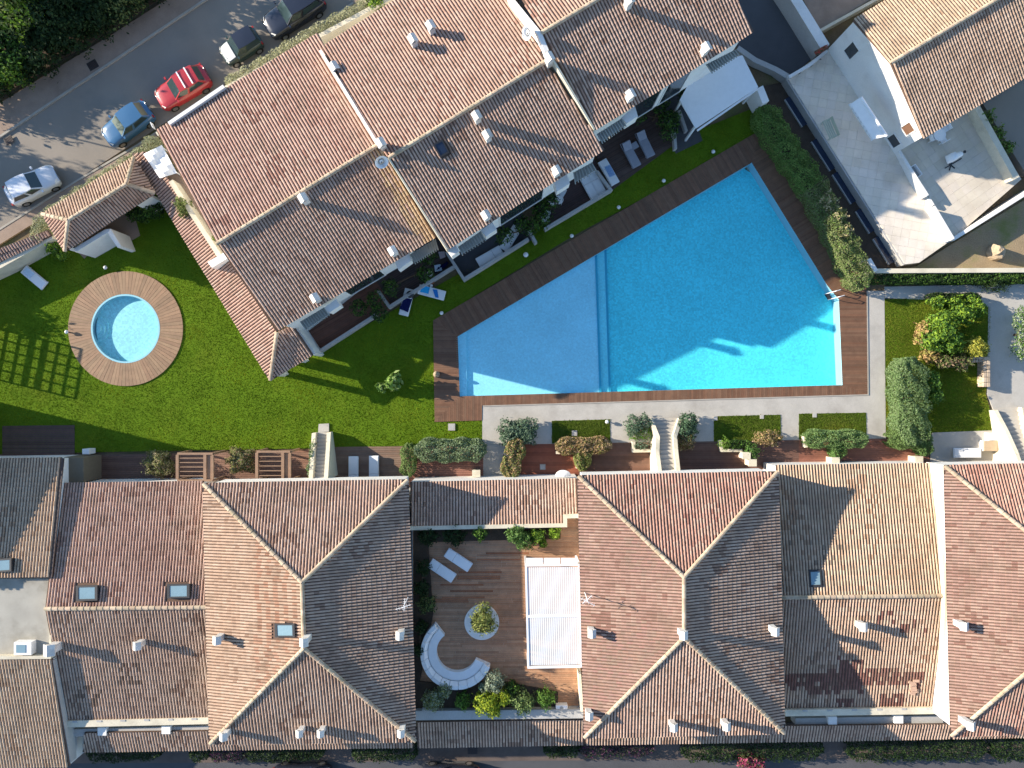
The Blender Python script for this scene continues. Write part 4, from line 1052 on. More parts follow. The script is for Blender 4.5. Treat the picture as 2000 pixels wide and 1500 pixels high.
stair('curved white walled stair at the right edge of the picture', [(1939,800,0),(1960,840,.8),(1978,880,1.5),(1990,915,2.35)], [(1985,795,0),(1992,835,.8),(2003,875,1.5),(2016,912,2.35)], 14)
# ================================================================ VEGETATION
def bumpy(d, s, f=2.3):
    return 1 + .24*np.sin(d[:,0]*f*2.1+s)*np.sin(d[:,1]*f*1.7+s*1.3+1)+.20*np.sin(d[:,2]*f*2.9+s*.7)*np.sin(d[:,0]*f*3.1-s)+.13*np.sin(d[:,1]*f*4.3+2*s)
LEAFGAIN = 1.6
def leaf_mesh(P, Nrm, size, cols, colvar, aspect=.5):
    n = len(P)
    Nn = Nrm + rng.normal(0,.55,(n,3)); Nn /= np.linalg.norm(Nn,axis=1)[:,None]
    t = rng.normal(0,1,(n,3)); t -= (t*Nn).sum(1)[:,None]*Nn; t /= np.linalg.norm(t,axis=1)[:,None]
    b = np.cross(Nn,t); L = size*rng.uniform(.6,1.35,n)[:,None]; w = L*aspect
    V = np.stack([P-t*L*.5, P+b*w*.5+Nn*L*.07, P+t*L*.5, P-b*w*.5+Nn*L*.07],1).reshape(-1,3)
    F = np.arange(4*n).reshape(n,4)
    cols = np.array(cols)*LEAFGAIN; c = cols[rng.integers(0,len(cols),n)]*rng.uniform(1-colvar,1+colvar,n)[:,None]
    return V, F, c
def blob_pts(c, r, n, seed, shell=.55, bottom=-.6):
    d = rng.normal(0,1,(int(n*2.2),3)); d /= np.linalg.norm(d,axis=1)[:,None]; d = d[d[:,2]>bottom][:n]
    rad = (shell+(1-shell)*rng.uniform(0,1,len(d))**.6)*bumpy(d,seed)
    rad = np.where(rng.uniform(0,1,len(d))<.07, rad*rng.uniform(1.05,1.3,len(d)), rad)
    return np.array(c)+d*rad[:,None]*np.array(r), d/np.array(r)*min(r)
GREEN = [(.055,.11,.018),(.07,.135,.02),(.04,.085,.016)]
LIME = [(.12,.19,.018),(.15,.22,.022),(.09,.15,.015)]
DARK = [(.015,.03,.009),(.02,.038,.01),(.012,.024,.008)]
OLIVE = [(.10,.13,.04),(.13,.15,.05),(.08,.10,.03)]
GREY = [(.17,.20,.14),(.21,.24,.17),(.12,.15,.10)]
TEAL = [(.07,.11,.07),(.10,.14,.09),(.045,.08,.045)]
YEL = [(.27,.25,.035),(.24,.23,.04),(.17,.18,.03)]
BROWN = [(.20,.14,.06),(.14,.12,.045),(.25,.17,.09),(.10,.10,.03),(.28,.20,.12)]
PINKF = [(.26,.035,.085),(.22,.05,.09),(.09,.08,.03)]
PURP = [(.06,.02,.05),(.04,.03,.03),(.02,.035,.015)]
def plant(name, label, cat, lobes, cols, leaf=.16, dens=190, group=None, trunk=True, var=.22, base_z=0.0, crown='crown', shell=.5):
    """lobes: [(px,py,ztop,r_px,height)] blobs seen at px; ztop = top of the blob"""
    cs = []
    for l in lobes:
        px,py,zt,rp,h = l[:5]; ry = l[5] if len(l) > 5 else rp
        c = W(px,py,zt-h*.4); k = (CAM_H-zt)/CAM_H/PPM; cs.append((c,(rp*k,ry*k,h*.5)))
    b = sum((c for c,_ in cs), Vector())/len(cs); b.z = base_z
    t = thing(name, label, cat, b, group)
    VV, FF, CC = [], [], []; off = 0
    for i,(c,r) in enumerate(cs):
        c2 = (c.x,c.y,c.z-r[2]*.2); n = int(dens*3.6*(r[0]*r[1]+(r[0]+r[1])*r[2]))+30
        P, N = blob_pts(c2, r, n, random.uniform(0,20), shell); P[:,2] = np.maximum(P[:,2], base_z+.02)
        V,F,C = leaf_mesh(P,N,leaf,cols,var); VV.append(V); FF.append(F+off); CC.append(C); off += len(V)
    o = np_mesh(crown, np.concatenate(VV), np.concatenate(FF), M['leaf'], t, np.concatenate(CC)); 
    if trunk:
        mb = MB(); c0 = Vector((b.x,b.y,base_z)); zt = min(c.z for c,_ in cs); hub = Vector((b.x,b.y,base_z+max(.15,(zt-base_z)*.4)))
        mb.tube(c0,hub,.09,.07,7)
        for c,r in cs:
            mb.tube(hub, c, .055,.025,6)
            for q in range(3):
                a = random.uniform(0,6.28); mb.tube(c, c+Vector((r[0]*.6*math.cos(a), r[1]*.6*math.sin(a), r[2]*.3)), .022,.01,5)
        mb.build('trunk', M['bark'], t)
    return t
def hedge(name, label, path, width_px, height, cols, leaf=.12, dens=260, group=None, var=.22, cols2=None, split=None):
    """clipped hedge along px path [(x,y)...] seen at its top; box profile with rounded shoulders"""
    P = [W(x,y,height*.85) for x,y in path]; k = (CAM_H-height)/CAM_H/PPM; hw = (width_px/2)*k*(1.0 if width_px > 44 else 1.1)
    seg = [(P[i+1]-P[i]).xy.length for i in range(len(P)-1)]; Lt = sum(seg)
    n = int(1.7*dens*(Lt+2*hw)*(2*hw+2*height*.8))+60
    t = rng.uniform(-hw*.8,Lt+hw*.8,n); top = rng.uniform(0,1,n) < 2*hw/(2*hw+1.3*height); xx = rng.uniform(-1,1,n)
    ca = np.where(top, xx, np.sign(xx)); zz = np.where(top, 1-.16*np.abs(xx)**5, rng.uniform(0,.9,n))
    sa = np.where(top, 1.0, .25); a = np.arccos(np.clip(ca,-1,1)); prof_x = ca*hw; prof_z = zz*height
    wob = 1+.07*np.sin(t*2.1+1)*np.sin(a*3+t)+.05*np.sin(t*5.3)+.05*np.sin(a*7+t*3)
    dep = 1-.30*rng.uniform(0,1,n)**2.2
    endk = np.minimum(1, np.maximum(.15, np.minimum((t+hw*.8)/(hw*.8), (Lt+hw*.8-t)/(hw*.8))))**.5
    prof_x *= wob*np.where(top,1,dep)*endk; prof_z = np.maximum(.03, prof_z*wob*np.where(top,dep,1)*(.82+.18*endk))
    cum = np.concatenate([[0],np.cumsum(seg)])
    idx = np.clip(np.searchsorted(cum,t,side='right')-1,0,len(seg)-1)
    A = np.array([tuple(p.xy) for p in P]); D = (A[1:]-A[:-1])/np.array(seg)[:,None]
    c = A[idx]+D[idx]*(t-cum[idx])[:,None]; nn = np.stack([-D[idx][:,1],D[idx][:,0]],1)
    xy = c+nn*prof_x[:,None]
    pts = np.concatenate([xy,prof_z[:,None]],1)
    nr = np.concatenate([nn*(prof_x/hw)[:,None], (sa*1.0)[:,None]],1)+1e-4; nr /= np.linalg.norm(nr,axis=1)[:,None]
    V,F,C = leaf_mesh(pts,nr,leaf,cols,var)
    if cols2 is not None:
        m = (t/Lt > split) & (rng.uniform(0,1,n) < .75); cc = np.array(cols2); C[m] = cc[rng.integers(0,len(cc),m.sum())]*rng.uniform(.8,1.2,m.sum())[:,None]
    b = sum(P,Vector())/len(P); b.z = 0
    th = thing(name, label, 'hedge', b, group); np_mesh('foliage', V, F, M['leaf'], th, C)
    mb = MB(); q = 0
    for i in range(len(P)-1):
        m = max(1,int(seg[i]/.8))
        for j in range(m):
            p = P[i].lerp(P[i+1],(j+.5)/m); mb.tube((p.x,p.y,0),(p.x+random.uniform(-.1,.1),p.y+random.uniform(-.1,.1),height*.7),.03,.015,5)
    mb.build('stems', M['bark'], th)
    return th
# dark scrub across the road, upper left, and trees beyond the left edge
scrub = [(12,12,4.8,66,4.3,'yellow green scrub tree in the very corner of the picture',OLIVE+LIME),(85,12,3.7,68,3.3,'dark scrub tree second along the top border from the corner',DARK),(165,2,2.7,56,2.5,'dark scrub tree at the top border, third from the corner',DARK),
  (236,-12,2.2,50,2.0,'dark scrub bush with dry twigs at the top border near the pavement',DARK+OLIVE),(290,-38,1.7,40,1.5,'small dark scrub bush at the end of the thicket by the pavement',DARK),
  (5,85,3.5,58,3.2,'scrub tree with bright green shoots below the corner one',GREEN+DARK),(66,82,3.1,56,2.9,'dark scrub tree in the middle of the thicket',DARK),(128,54,2.7,52,2.5,'dark low scrub bush behind the pavement drain cover',DARK),(182,26,2.1,42,1.9,'dark low scrub bush beside the wide part of the pavement',DARK),
  (14,132,2.5,38,2.3,'lime green scrub bush at the left border above the pavement',LIME+GREEN),(48,126,2.0,34,1.8,'dark low scrub bush at the lower end of the thicket',DARK),(-14,165,1.9,28,1.8,'dark scrub bush cut by the left border beside the pavement',DARK)]
for x,y,z,r,h,lab,cols in scrub: plant('scrub_tree', lab, 'tree', [(x,y,z,r,h),(x+r*.35,y-r*.3,z*.92,r*.55,h*.7),(x-r*.4,y+r*.2,z*.86,r*.55,h*.7)], cols, leaf=.24, dens=95, group='scrub trees across the road')
for x,y,z,r,lab in ((-190,112,4.2,60,'dark tree beyond the left edge, above the road'),(-85,175,2.7,44,'dark tree beyond the left edge close to the pavement'),(-330,262,4.9,70,'tall dark tree far beyond the left edge by the road'),
                    (-60,25,4.9,70,'tall dark tree beyond the left edge behind the scrub'),(-480,200,7.2,70,'tallest dark tree beyond the left edge'),(60,-60,4.3,75,'dark tree beyond the top edge behind the scrub'),(170,-90,3.2,70,'dark tree beyond the top edge near the road'),(300,-72,3.9,50,'dark tree beyond the top edge, last by the road'),(-130,588,2.7,34,'round tree beyond the left edge beside the lawn')):
    plant('roadside_tree', lab, 'tree', [(x,y,z,r,z*.75),(x+r*.4,y+r*.2,z*.85,r*.5,z*.4)], DARK, leaf=.34, dens=28)
# hedges
hedge('clipped_hedge','long tall clipped hedge between the pool deck and the earth bank',[(1497,222),(1545,296),(1592,362),(1630,432),(1664,500),(1684,545)],48,1.7,[(.095,.155,.036),(.125,.185,.045),(.07,.125,.028)],cols2=[(.19,.23,.085),(.16,.20,.07),(.22,.24,.11)],split=.45)
plant('flowering_shrub','pale flowering shrub growing over the tall hedge beside the earth bank','shrub',[(1614,392,2.0,18,1.4),(1634,422,2.0,19,1.4),(1650,452,1.9,15,1.2)],[(.27,.22,.12),(.15,.17,.06),(.32,.27,.16),(.12,.15,.05)],leaf=.18,dens=170)
hedge('clipped_hedge','thin dark hedge under the grey topped boundary wall',[(1712,543),(1850,543),(2030,542)],20,.9,GREEN+DARK,leaf=.12)
hedge('clipped_hedge','wide rounded hedge column left of the shaded garden lawn',[(1779,722),(1786,790),(1785,846)],62,1.7,[(.09,.14,.05),(.07,.115,.04),(.12,.165,.075)],leaf=.13)
hedge('clipped_hedge','short cross hedge at the foot of the wide hedge column',[(1752,858),(1806,858)],34,1.3,[(.09,.14,.045),(.11,.165,.05)],leaf=.12)
hedge('clipped_hedge','small hedge stub hanging below the cross hedge by the concrete terrace',[(1808,868),(1808,880)],24,1.2,[(.08,.13,.04),(.06,.11,.03)],leaf=.12)
hedge('clipped_hedge','long green hedge on the planter below the right grass bed',[(1588,858),(1682,858)],32,1.25,[(.10,.16,.055),(.13,.185,.07),(.075,.13,.04)],leaf=.12)
hedge('clipped_hedge','stub of the long green hedge reaching towards the house',[(1638,872),(1638,887)],24,1.1,[(.06,.12,.03),(.08,.14,.04)],leaf=.12)
hedge('clipped_hedge','long silvery green hedge left of the concrete entry path',[(826,880),(932,879)],40,1.4,[(.12,.16,.085),(.15,.19,.11),(.085,.125,.055)],leaf=.13)
hedge('clipped_hedge','small lower part of the silvery hedge beside the two loungers',[(797,878),(797,920)],26,1.1,[(.085,.13,.04),(.11,.16,.05)],leaf=.12)
hedge('clipped_hedge','brown flowering hedge with pale tips on the planter below the left grass bed',[(1098,872),(1182,870)],29,1.1,BROWN,leaf=.16,dens=220)
hedge('clipped_hedge','green stub of the brown flowering hedge',[(1137,888),(1138,908)],28,1.1,[(.10,.13,.035),(.13,.16,.045),(.20,.16,.07)],leaf=.13)
hedge('clipped_hedge','brown and green hedge right of the concrete entry path',[(1010,873),(1000,892),(999,922)],34,1.3,BROWN+OLIVE,leaf=.16,dens=220)
hedge('clipped_hedge','low dark hedge strip between the two small round bushes',[(1425,868),(1462,868)],14,.7,DARK+GREEN,leaf=.12)
hedge('wall_creeper','grey green creeper on the road wall beside the entrance pavilion',[(74,470),(70,440),(88,420),(180,358),(262,305),(300,272)],15,2.1,[(.20,.21,.12),(.15,.17,.09),(.25,.25,.16)],leaf=.13,dens=150)
hedge('wall_creeper','grey creeper on the road wall above the parked cars',[(445,162),(540,105),(628,52),(690,20),(760,-25)],16,2.1,[(.22,.22,.13),(.17,.18,.10),(.28,.27,.17)],leaf=.13,dens=150)
for i,(x0,x1,lab,cols) in enumerate(((172,310,'low dark hedge along the south pavement below the skylight house',DARK),(372,408,'low dark hedge at the left of the south entrance gap',DARK),(410,480,'purple tinted dark hedge below the first hipped house',PURP),(480,628,'dark hedge below the first hipped house',DARK),(690,812,'dark hedge below the corner of the first hipped house',DARK),(1065,1130,'dark hedge piece below the courtyard porch',DARK),(1135,1275,'dark hedge with purple flowers below the right hipped house',PURP),(1340,1600,'large dark hedge behind the pink flowers',DARK),(1665,1920,'large dark hedge below the patched roof',DARK),(1945,2010,'dark hedge at the lower right corner',DARK))):
    y = 1474 if x0 < 1000 else 1466
    hedge('street_hedge', lab, [(x0+8,y),(x1-8,y-3)], 26 if i < 7 else 40, 1.0, cols, leaf=.15, dens=110, group='hedges along the south pavement')
plant('flowering_shrub','bright pink flowering shrub at the bottom edge','shrub',[(1455,1486,1.2,16,1.0),(1478,1492,1.2,18,1.0)],PINKF,leaf=.16)
# shrubs and bushes
plant('ball_bush','round clipped bush left of the first timber pergola','bush',[(308,906,1.5,25,1.5)],[(.16,.15,.06),(.11,.13,.04),(.24,.20,.12)],leaf=.13,dens=620,shell=.8,group='round clipped bushes on the left terraces')
plant('ball_bush','round clipped bush between the two timber pergolas','bush',[(470,900,1.5,24,1.5)],[(.14,.14,.055),(.10,.12,.035),(.25,.20,.12)],leaf=.13,dens=620,shell=.8,group='round clipped bushes on the left terraces')
plant('teal_shrub','blue green shrub on the path corner right of the entry path','shrub',[(994,838,1.2,20,1.1),(1030,836,1.25,21,1.1),(996,856,1.0,20,.9),(1028,852,1.1,20,.9),(1012,842,1.2,22,1.0)],TEAL,leaf=.17)
plant('teal_shrub','blue green shrub in the bed left of the curved stair','shrub',[(1240,828,1.1,17,1.0),(1260,825,1.0,15,.9),(1238,840,.9,14,.8)],TEAL,leaf=.16)
plant('ground_cover','bright green low plants in the bed left of the curved stair','plants',[(1240,848,.45,14,.45),(1262,846,.45,14,.45)],[(.10,.20,.02),(.13,.24,.03)],leaf=.11,trunk=False)
plant('ground_cover','grey green plants in the raised planter left of the curved stair','plants',[(1255,870,.75,16,.4,8)],TEAL,leaf=.12,trunk=False)
plant('teal_shrub','dark blue green shrub right of the curved stair','shrub',[(1345,822,1.4,18,1.3),(1342,840,1.3,20,1.2)],[(.05,.09,.05),(.07,.11,.065),(.03,.06,.03)],leaf=.17)
plant('brown_shrub','brown flowering bush right of the curved stair, below the dark one','shrub',[(1340,862,1.1,18,1.0)],BROWN,leaf=.16)
plant('brown_shrub','brown flowering bush below the middle grass bed','shrub',[(1499,856,1.2,28,1.1,16)],BROWN,leaf=.16)
plant('small_bush','small bright green bush on the corner of the low planter','bush',[(1416,866,.95,13,.9)],[(.09,.16,.025),(.12,.2,.03)],leaf=.11)
plant('small_bush','small dark green bush beside the white pier of the middle terrace','bush',[(1468,882,1.1,16,1.0)],[(.05,.11,.025),(.07,.14,.03)],leaf=.12)
plant('big_shrub','large green shrub in the middle of the right garden','shrub',[(1843,632,2.2,27,1.9),(1880,612,1.9,22,1.6),(1824,664,1.9,24,1.6),(1860,668,2.0,22,1.6),(1846,648,2.5,20,1.1),(1910,603,1.5,16,1.2)],LIME+GREEN,leaf=.24,dens=120,shell=.4)
plant('dry_shrub','tan dry grass clump at the left of the large garden shrub','shrub',[(1806,652,1.3,17,1.2,26),(1818,690,1.1,18,1.0)],[(.30,.20,.09),(.22,.16,.06),(.16,.15,.04)],leaf=.26,dens=130)
plant('yellow_shrub','yellow leaved shrub right of the large garden shrub','shrub',[(1904,677,2.1,19,1.5),(1918,681,1.7,13,.9)],YEL,leaf=.2)
plant('low_shrub','low reddish green shrub below the large garden shrub, above the stone wall','shrub',[(1850,706,1.3,22,1.1,14),(1880,708,1.3,18,1.1,16)],[(.10,.11,.04),(.16,.11,.07),(.07,.10,.03)],leaf=.18)
for x,lab in ((1832,'first of three lime shrubs by the shaded garden path, leftmost'),(1866,'middle one of three lime shrubs by the shaded garden path'),(1898,'last of three lime shrubs by the shaded garden path, rightmost')):
    plant('path_shrub',lab,'shrub',[(x,590,1.3,18,1.2,13)],LIME+GREEN,leaf=.2,group='lime shrubs by the garden path')
hedge('clipped_hedge','dark hedge row behind the three lime shrubs',[(1822,580),(1910,580)],14,.9,DARK,leaf=.13)
plant('branchy_plant','thin branched plant with bare pale twigs beside the wide hedge column','plant',[(1822,745,1.5,14,1.3,22),(1828,775,1.4,14,1.2)],GREEN,leaf=.22,dens=110)
plant('border_hedge','leafy shrub row at the right edge beside the garden path','shrub',[(1998,625,1.5,14,1.4,26),(2000,680,1.5,16,1.4,24)],GREEN+GREY,leaf=.16)
plant('dark_bush','dark bush overhanging the shaded path under the thin hedge','bush',[(1945,556,1.0,26,.9,14)],DARK,leaf=.14)
plant('palm_plant','palm like plant on the shaded part of the lawn','plant',[(766,747,1.5,17,1.2),(745,756,1.0,10,.8),(772,738,1.7,10,.8)],[(.20,.26,.10),(.13,.2,.05),(.08,.15,.03)],leaf=.42,dens=26,shell=.2)
plant('climbing_shrub','shrub growing over the portico wall beside the gable roof','shrub',[(357,400,3.9,14,1.8),(362,412,3.6,13,1.5)],OLIVE,leaf=.17,base_z=2.2)
plant('yard_shrub','small yellow green shrub in the gap below the gable corner','shrub',[(413,470,3.2,8,1.0)],LIME,leaf=.16,base_z=2.2)
plant('pavilion_bush','dark green bush between the entrance pavilion and the portico','bush',[(278,412,1.8,22,1.6),(300,405,1.5,20,1.4),(262,418,1.4,14,1.2)],GREEN+DARK,leaf=.17)
plant('pavilion_bush','bright bush at the left front corner of the entrance pavilion','bush',[(105,482,1.6,15,1.5),(118,496,1.2,13,1.1)],LIME+GREEN,leaf=.17)
plant('ivy','green ivy hanging over the left wall of the straight stair','ivy',[(611,885,1.9,5,1.8,26),(607,915,2.4,5,2.0,20)],GREEN+GREY,leaf=.13,trunk=False)
plant('corner_shrub','green shrub at the top edge beside the dark recess','shrub',[(735,5,2.4,20,2.0)],LIME+GREEN,leaf=.17)
plant('recess_plant','pale thin plant in the dark recess of the upper terrace','plant',[(668,58,1.5,8,1.2)],GREY,leaf=.2,dens=60)
for pts,lab in (([(700,600),(730,585),(740,612)],'dark climber between the two left house terraces'),([(828,535),(835,500),(760,560)],'dark climber under the eave beside the toy terrace'),([(1020,440),(1040,440),(985,458)],'dark climber beside the paved terrace'),([(1055,405),(1060,425),(1075,395)],'dark climber behind the big white armchair'),([(1250,222),(1290,205),(1313,230)],'dark climber over the terrace with the grey loungers'),([(1345,160),(1356,150),(1340,180)],'dark climber against the white canopy'),([(1308,255),(1300,235)],'dark climber along the passage left edge')):
    plant('climber',lab,'climber',[(x,y,2.2,17,1.4) for x,y in pts],DARK+GREEN,leaf=.18,dens=90,group='dark climbers on the house terraces')
for x,y,r,lab in ((1925,232,16,'dark green tall plant behind the cream wall, uppermost'),(1945,262,17,'dark green tall plant behind the cream wall, middle one'),(1965,290,15,'dark green tall plant behind the cream wall, lowest')):
    plant('yard_plant',lab,'plant',[(x,y,TZ+1.0,r,1.4)],GREEN+OLIVE,leaf=.24,dens=70,base_z=TZ-.4,group='tall plants behind the cream wall')
# plants of the courtyard
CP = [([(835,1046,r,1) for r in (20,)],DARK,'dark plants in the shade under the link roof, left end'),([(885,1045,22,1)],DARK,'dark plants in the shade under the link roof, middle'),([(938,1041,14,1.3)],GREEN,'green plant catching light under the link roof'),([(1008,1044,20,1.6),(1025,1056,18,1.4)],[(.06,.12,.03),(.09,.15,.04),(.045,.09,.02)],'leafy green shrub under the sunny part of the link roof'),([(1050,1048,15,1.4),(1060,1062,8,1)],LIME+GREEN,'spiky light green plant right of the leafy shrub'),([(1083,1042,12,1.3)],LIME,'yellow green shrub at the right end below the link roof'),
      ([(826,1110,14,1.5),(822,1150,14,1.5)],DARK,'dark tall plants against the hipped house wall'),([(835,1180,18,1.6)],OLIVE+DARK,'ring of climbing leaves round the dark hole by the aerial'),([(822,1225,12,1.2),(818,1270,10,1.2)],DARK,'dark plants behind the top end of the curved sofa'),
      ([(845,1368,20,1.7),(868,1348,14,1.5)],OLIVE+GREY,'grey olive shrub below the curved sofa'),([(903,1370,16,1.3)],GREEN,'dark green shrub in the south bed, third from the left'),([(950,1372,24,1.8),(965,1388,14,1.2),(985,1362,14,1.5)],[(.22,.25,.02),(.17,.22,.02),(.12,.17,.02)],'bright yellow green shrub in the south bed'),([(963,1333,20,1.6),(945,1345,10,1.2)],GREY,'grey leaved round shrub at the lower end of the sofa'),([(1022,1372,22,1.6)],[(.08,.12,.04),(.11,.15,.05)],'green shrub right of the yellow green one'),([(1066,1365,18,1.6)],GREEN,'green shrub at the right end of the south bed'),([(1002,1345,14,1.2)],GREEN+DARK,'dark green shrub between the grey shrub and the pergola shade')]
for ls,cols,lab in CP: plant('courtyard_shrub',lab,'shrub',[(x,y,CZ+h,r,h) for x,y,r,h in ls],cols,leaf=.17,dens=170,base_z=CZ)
# soil beds of the courtyard
mb = MB()
for px in ([(808,1033),(1095,1028),(1095,1052),(808,1060)],[(808,1060),(836,1060),(846,1200),(820,1330),(808,1330)],[(808,1330),(860,1335),(980,1330),(1090,1352),(1090,1386),(808,1390)]):
    q = px_poly(px,CZ+.12); mb.prism([tuple(p.xy) for p in q], CZ-.05, CZ+.12)
mb.build('planting_bed', M['soil'], kind='structure')
# grass blades on the lawns
def np_inpoly(x, y, poly):
    c = np.zeros(len(x),bool); n = len(poly)
    for i in range(n):
        x0,y0 = poly[i][0],poly[i][1]; x1,y1 = poly[(i+1)%n][0],poly[(i+1)%n][1]
        if y0 == y1: continue
        k = ((y0>y)!=(y1>y)) & (x < (x1-x0)*(y-y0)/(y1-y0)+x0); c ^= k
    return c
def grass(name, poly, n, cols, h=.034, w=.03, z=0.0, hole=None):
    xs = [p[0] for p in poly]; ys = [p[1] for p in poly]
    x = rng.uniform(max(min(xs),-40),max(xs),n); y = rng.uniform(min(ys),max(ys),n); k = np_inpoly(x,y,poly)
    if hole: k &= (x-hole[0])**2+(y-hole[1])**2 > hole[2]**2
    x, y = x[k], y[k]; m = len(x); a = rng.uniform(0,math.pi,m); hh = h*rng.uniform(.5,1.4,m)
    patchy = np.sin(x*.9+1.3*np.sin(y*.7))*np.sin(y*1.1+np.sin(x*.5)); lx, ly = rng.normal(0,.04,m), rng.normal(0,.04,m)
    V = np.stack([np.stack([x-np.cos(a)*w,y-np.sin(a)*w,np.full(m,z)],1),np.stack([x+np.cos(a)*w,y+np.sin(a)*w,np.full(m,z)],1),np.stack([x+lx,y+ly,z+hh],1)],1).reshape(-1,3)
    c = np.array(cols)[rng.integers(0,len(cols),m)]*(rng.uniform(.86,1.14,m)*(1+.22*patchy))[:,None]
    c[:,0] *= 1+.28*np.maximum(0,patchy)
    return tag(np_mesh(name, V, np.arange(3*m).reshape(m,3), M['grassblade'], None, c), kind='stuff')
GC = [(.095,.170,.007),(.112,.184,.008),(.135,.188,.010),(.086,.158,.007)]
grass('lawn_grass', [tuple(p) for p in LAWN], 330000, GC, hole=(RC.x,RC.y,RD+.03))
grass('garden_grass', [tuple(W(*p).xy) for p in GLAWN_PX], 60000, [(.15,.195,.022),(.185,.215,.03),(.13,.18,.018)])
for q in PATCH_PX: grass('bed_grass', [tuple(W(*p).xy) for p in q], 9000, [(.11,.155,.025),(.13,.17,.03),(.095,.14,.02)], z=.035)
# ================================================================ VEHICLES
def car(label, px, py, heading_px, L, Wd, H, body, roofcol=None, bars=False, suv=False, hood=None):
    p = W(px,py,.7); t = thing('parked_car', label, 'car', (p.x,p.y,-.03), 'cars parked along the road'); base = Vector((p.x,p.y,-.03))
    k = H/1.45
    st = [(.50,.33,.46,.62),(.475,.43,.28,.72),(.42,.475,.22,.80),(.33,.495,.2,.86),(.18,.5,.2,.93),(-.05,.5,.2,.95),(-.25,.5,.2,.96),(-.40,.485,.22,.95),(-.465,.45,.28,.92),(-.50,.36,.42,.86)]
    def build(mb, name, m, parent, **kw):
        rot = -heading_px; cs, sn = math.cos(rot), math.sin(rot)
        mb.v = [(base.x+x*cs-y*sn, base.y+x*sn+y*cs, base.z+z) for x,y,z in mb.v]
        return mb.build(name, m, parent, **kw)
    mb = MB(); rings = []
    for x,hw,zb,zt in st:
        hw *= Wd; zb *= k; zt *= k; zm = (zb+zt)*.52
        rings.append([(x*L,-hw*.93,zb),(x*L,-hw,zm),(x*L,-hw*.95,zt-.09),(x*L,-hw*.80,zt-.01),(x*L,-hw*.4,zt+.02),(x*L,hw*.4,zt+.02),(x*L,hw*.80,zt-.01),(x*L,hw*.95,zt-.09),(x*L,hw,zm),(x*L,hw*.93,zb)])
    v = [q for r in rings for q in r]; n = 10
    f = [(i*n+j,i*n+j+1,(i+1)*n+j+1,(i+1)*n+j) for i in range(len(st)-1) for j in range(n-1)]
    f += [tuple(range(n)), tuple(range((len(st)-1)*n,len(st)*n))[::-1]]
    mb.add(v,f); bd = build(mb,'body',body,t,smooth=True)
    xf, xr = (.20,-.47) if suv else (.21,-.44); uf, ur = (.04,-.40) if suv else (.03,-.33)
    zb, zr = .93*k, H; bw, rw_ = .455*Wd, .385*Wd
    lo = [(xf*L,-bw*.9),( -.05*L,-bw),(xr*L,-bw*.86),(xr*L,bw*.86),(-.05*L,bw),(xf*L,bw*.9)]
    hi = [(uf*L,-rw_*.92),(-.12*L,-rw_),(ur*L,-rw_*.9),(ur*L,rw_*.9),(-.12*L,rw_),(uf*L,rw_*.92)]
    mb = MB(); mb.add([(x,y,zb-.04) for x,y in lo]+[(x,y,zr-.05) for x,y in hi],[(i,(i+1)%6,6+(i+1)%6,6+i) for i in range(6)]+[tuple(range(6,12))]); build(mb,'cabin',body,t)
    def glass(i, j, nm, s0=.06, s1=.94, b0=.10, b1=.93):
        a,b = Vector((*lo[i],zb-.04)),Vector((*lo[j],zb-.04)); c,d = Vector((*hi[j],zr-.05)),Vector((*hi[i],zr-.05)); nn = (b-a).cross(d-a).normalized()
        ctr = (a+b+c+d)/4
        if nn.dot(ctr-Vector((-.1*L,0,zb))) < 0: nn = -nn
        g = lambda s,tt: (a.lerp(b,s)).lerp(d.lerp(c,s),tt)+nn*.012
        m = MB(); m.add([tuple(g(*q)) for q in ((s0,b0),(s1,b0),(s1,b1),(s0,b1))],[(0,1,2,3)]); build(m,nm,M['carglass'],t)
    glass(5,0,'windshield'); glass(2,3,'rear_window',.08,.92,.18,.92)
    for i,j in ((0,1),(1,2),(3,4),(4,5)): glass(i,j,'side_window',.10,.93,.16,.88)
    # cambered roof panel
    mb = MB(); g = []
    for a in range(6):
        for b in range(5):
            s = a/5; q = b/4-.5; x = uf*L+(ur-uf)*L*s+ (.05 if a == 0 else -.05 if a == 5 else 0); hw = rw_*(.93+.07*math.sin(math.pi*s)); g.append((x, q*2*hw, zr-.045+.06*math.sin(math.pi*(.12+.76*s))*(1-(2*q)**2*.55)))
    mb.add(g,[(a*5+b,a*5+b+1,(a+1)*5+b+1,(a+1)*5+b) for a in range(5) for b in range(4)]); build(mb,'roof_panel',roofcol or body,t,smooth=True)
    if hood:
        mb = MB(); gg = []
        for a in range(4):
            x = (.22+.245*a/3)*L; zz = [.945,.895,.825,.745][a]*k+.032; hw = [.40,.40,.385,.34][a]*Wd
            gg += [(x,-hw,zz-.02),(x,0,zz+.012),(x,hw,zz-.02)]
        mb.add(gg,[(a*3+b,a*3+b+1,(a+1)*3+b+1,(a+1)*3+b) for a in range(3) for b in range(2)]); build(mb,'hood',hood,t,smooth=True)
    for sx in (.32,-.31):
        for sy in (1,-1):
            y = sy*(.5*Wd-.10); mb = MB(); mb.tube((sx*L,y-.1,.31),(sx*L,y+.1,.31),.31,n=18); w = build(mb,'wheel',M['tyre'],t)
            mb = MB(); mb.tube((sx*L,y+sy*.085,.31),(sx*L,y+sy*.108,.31),.19,n=14); build(mb,'rim',M['chrome'],w)
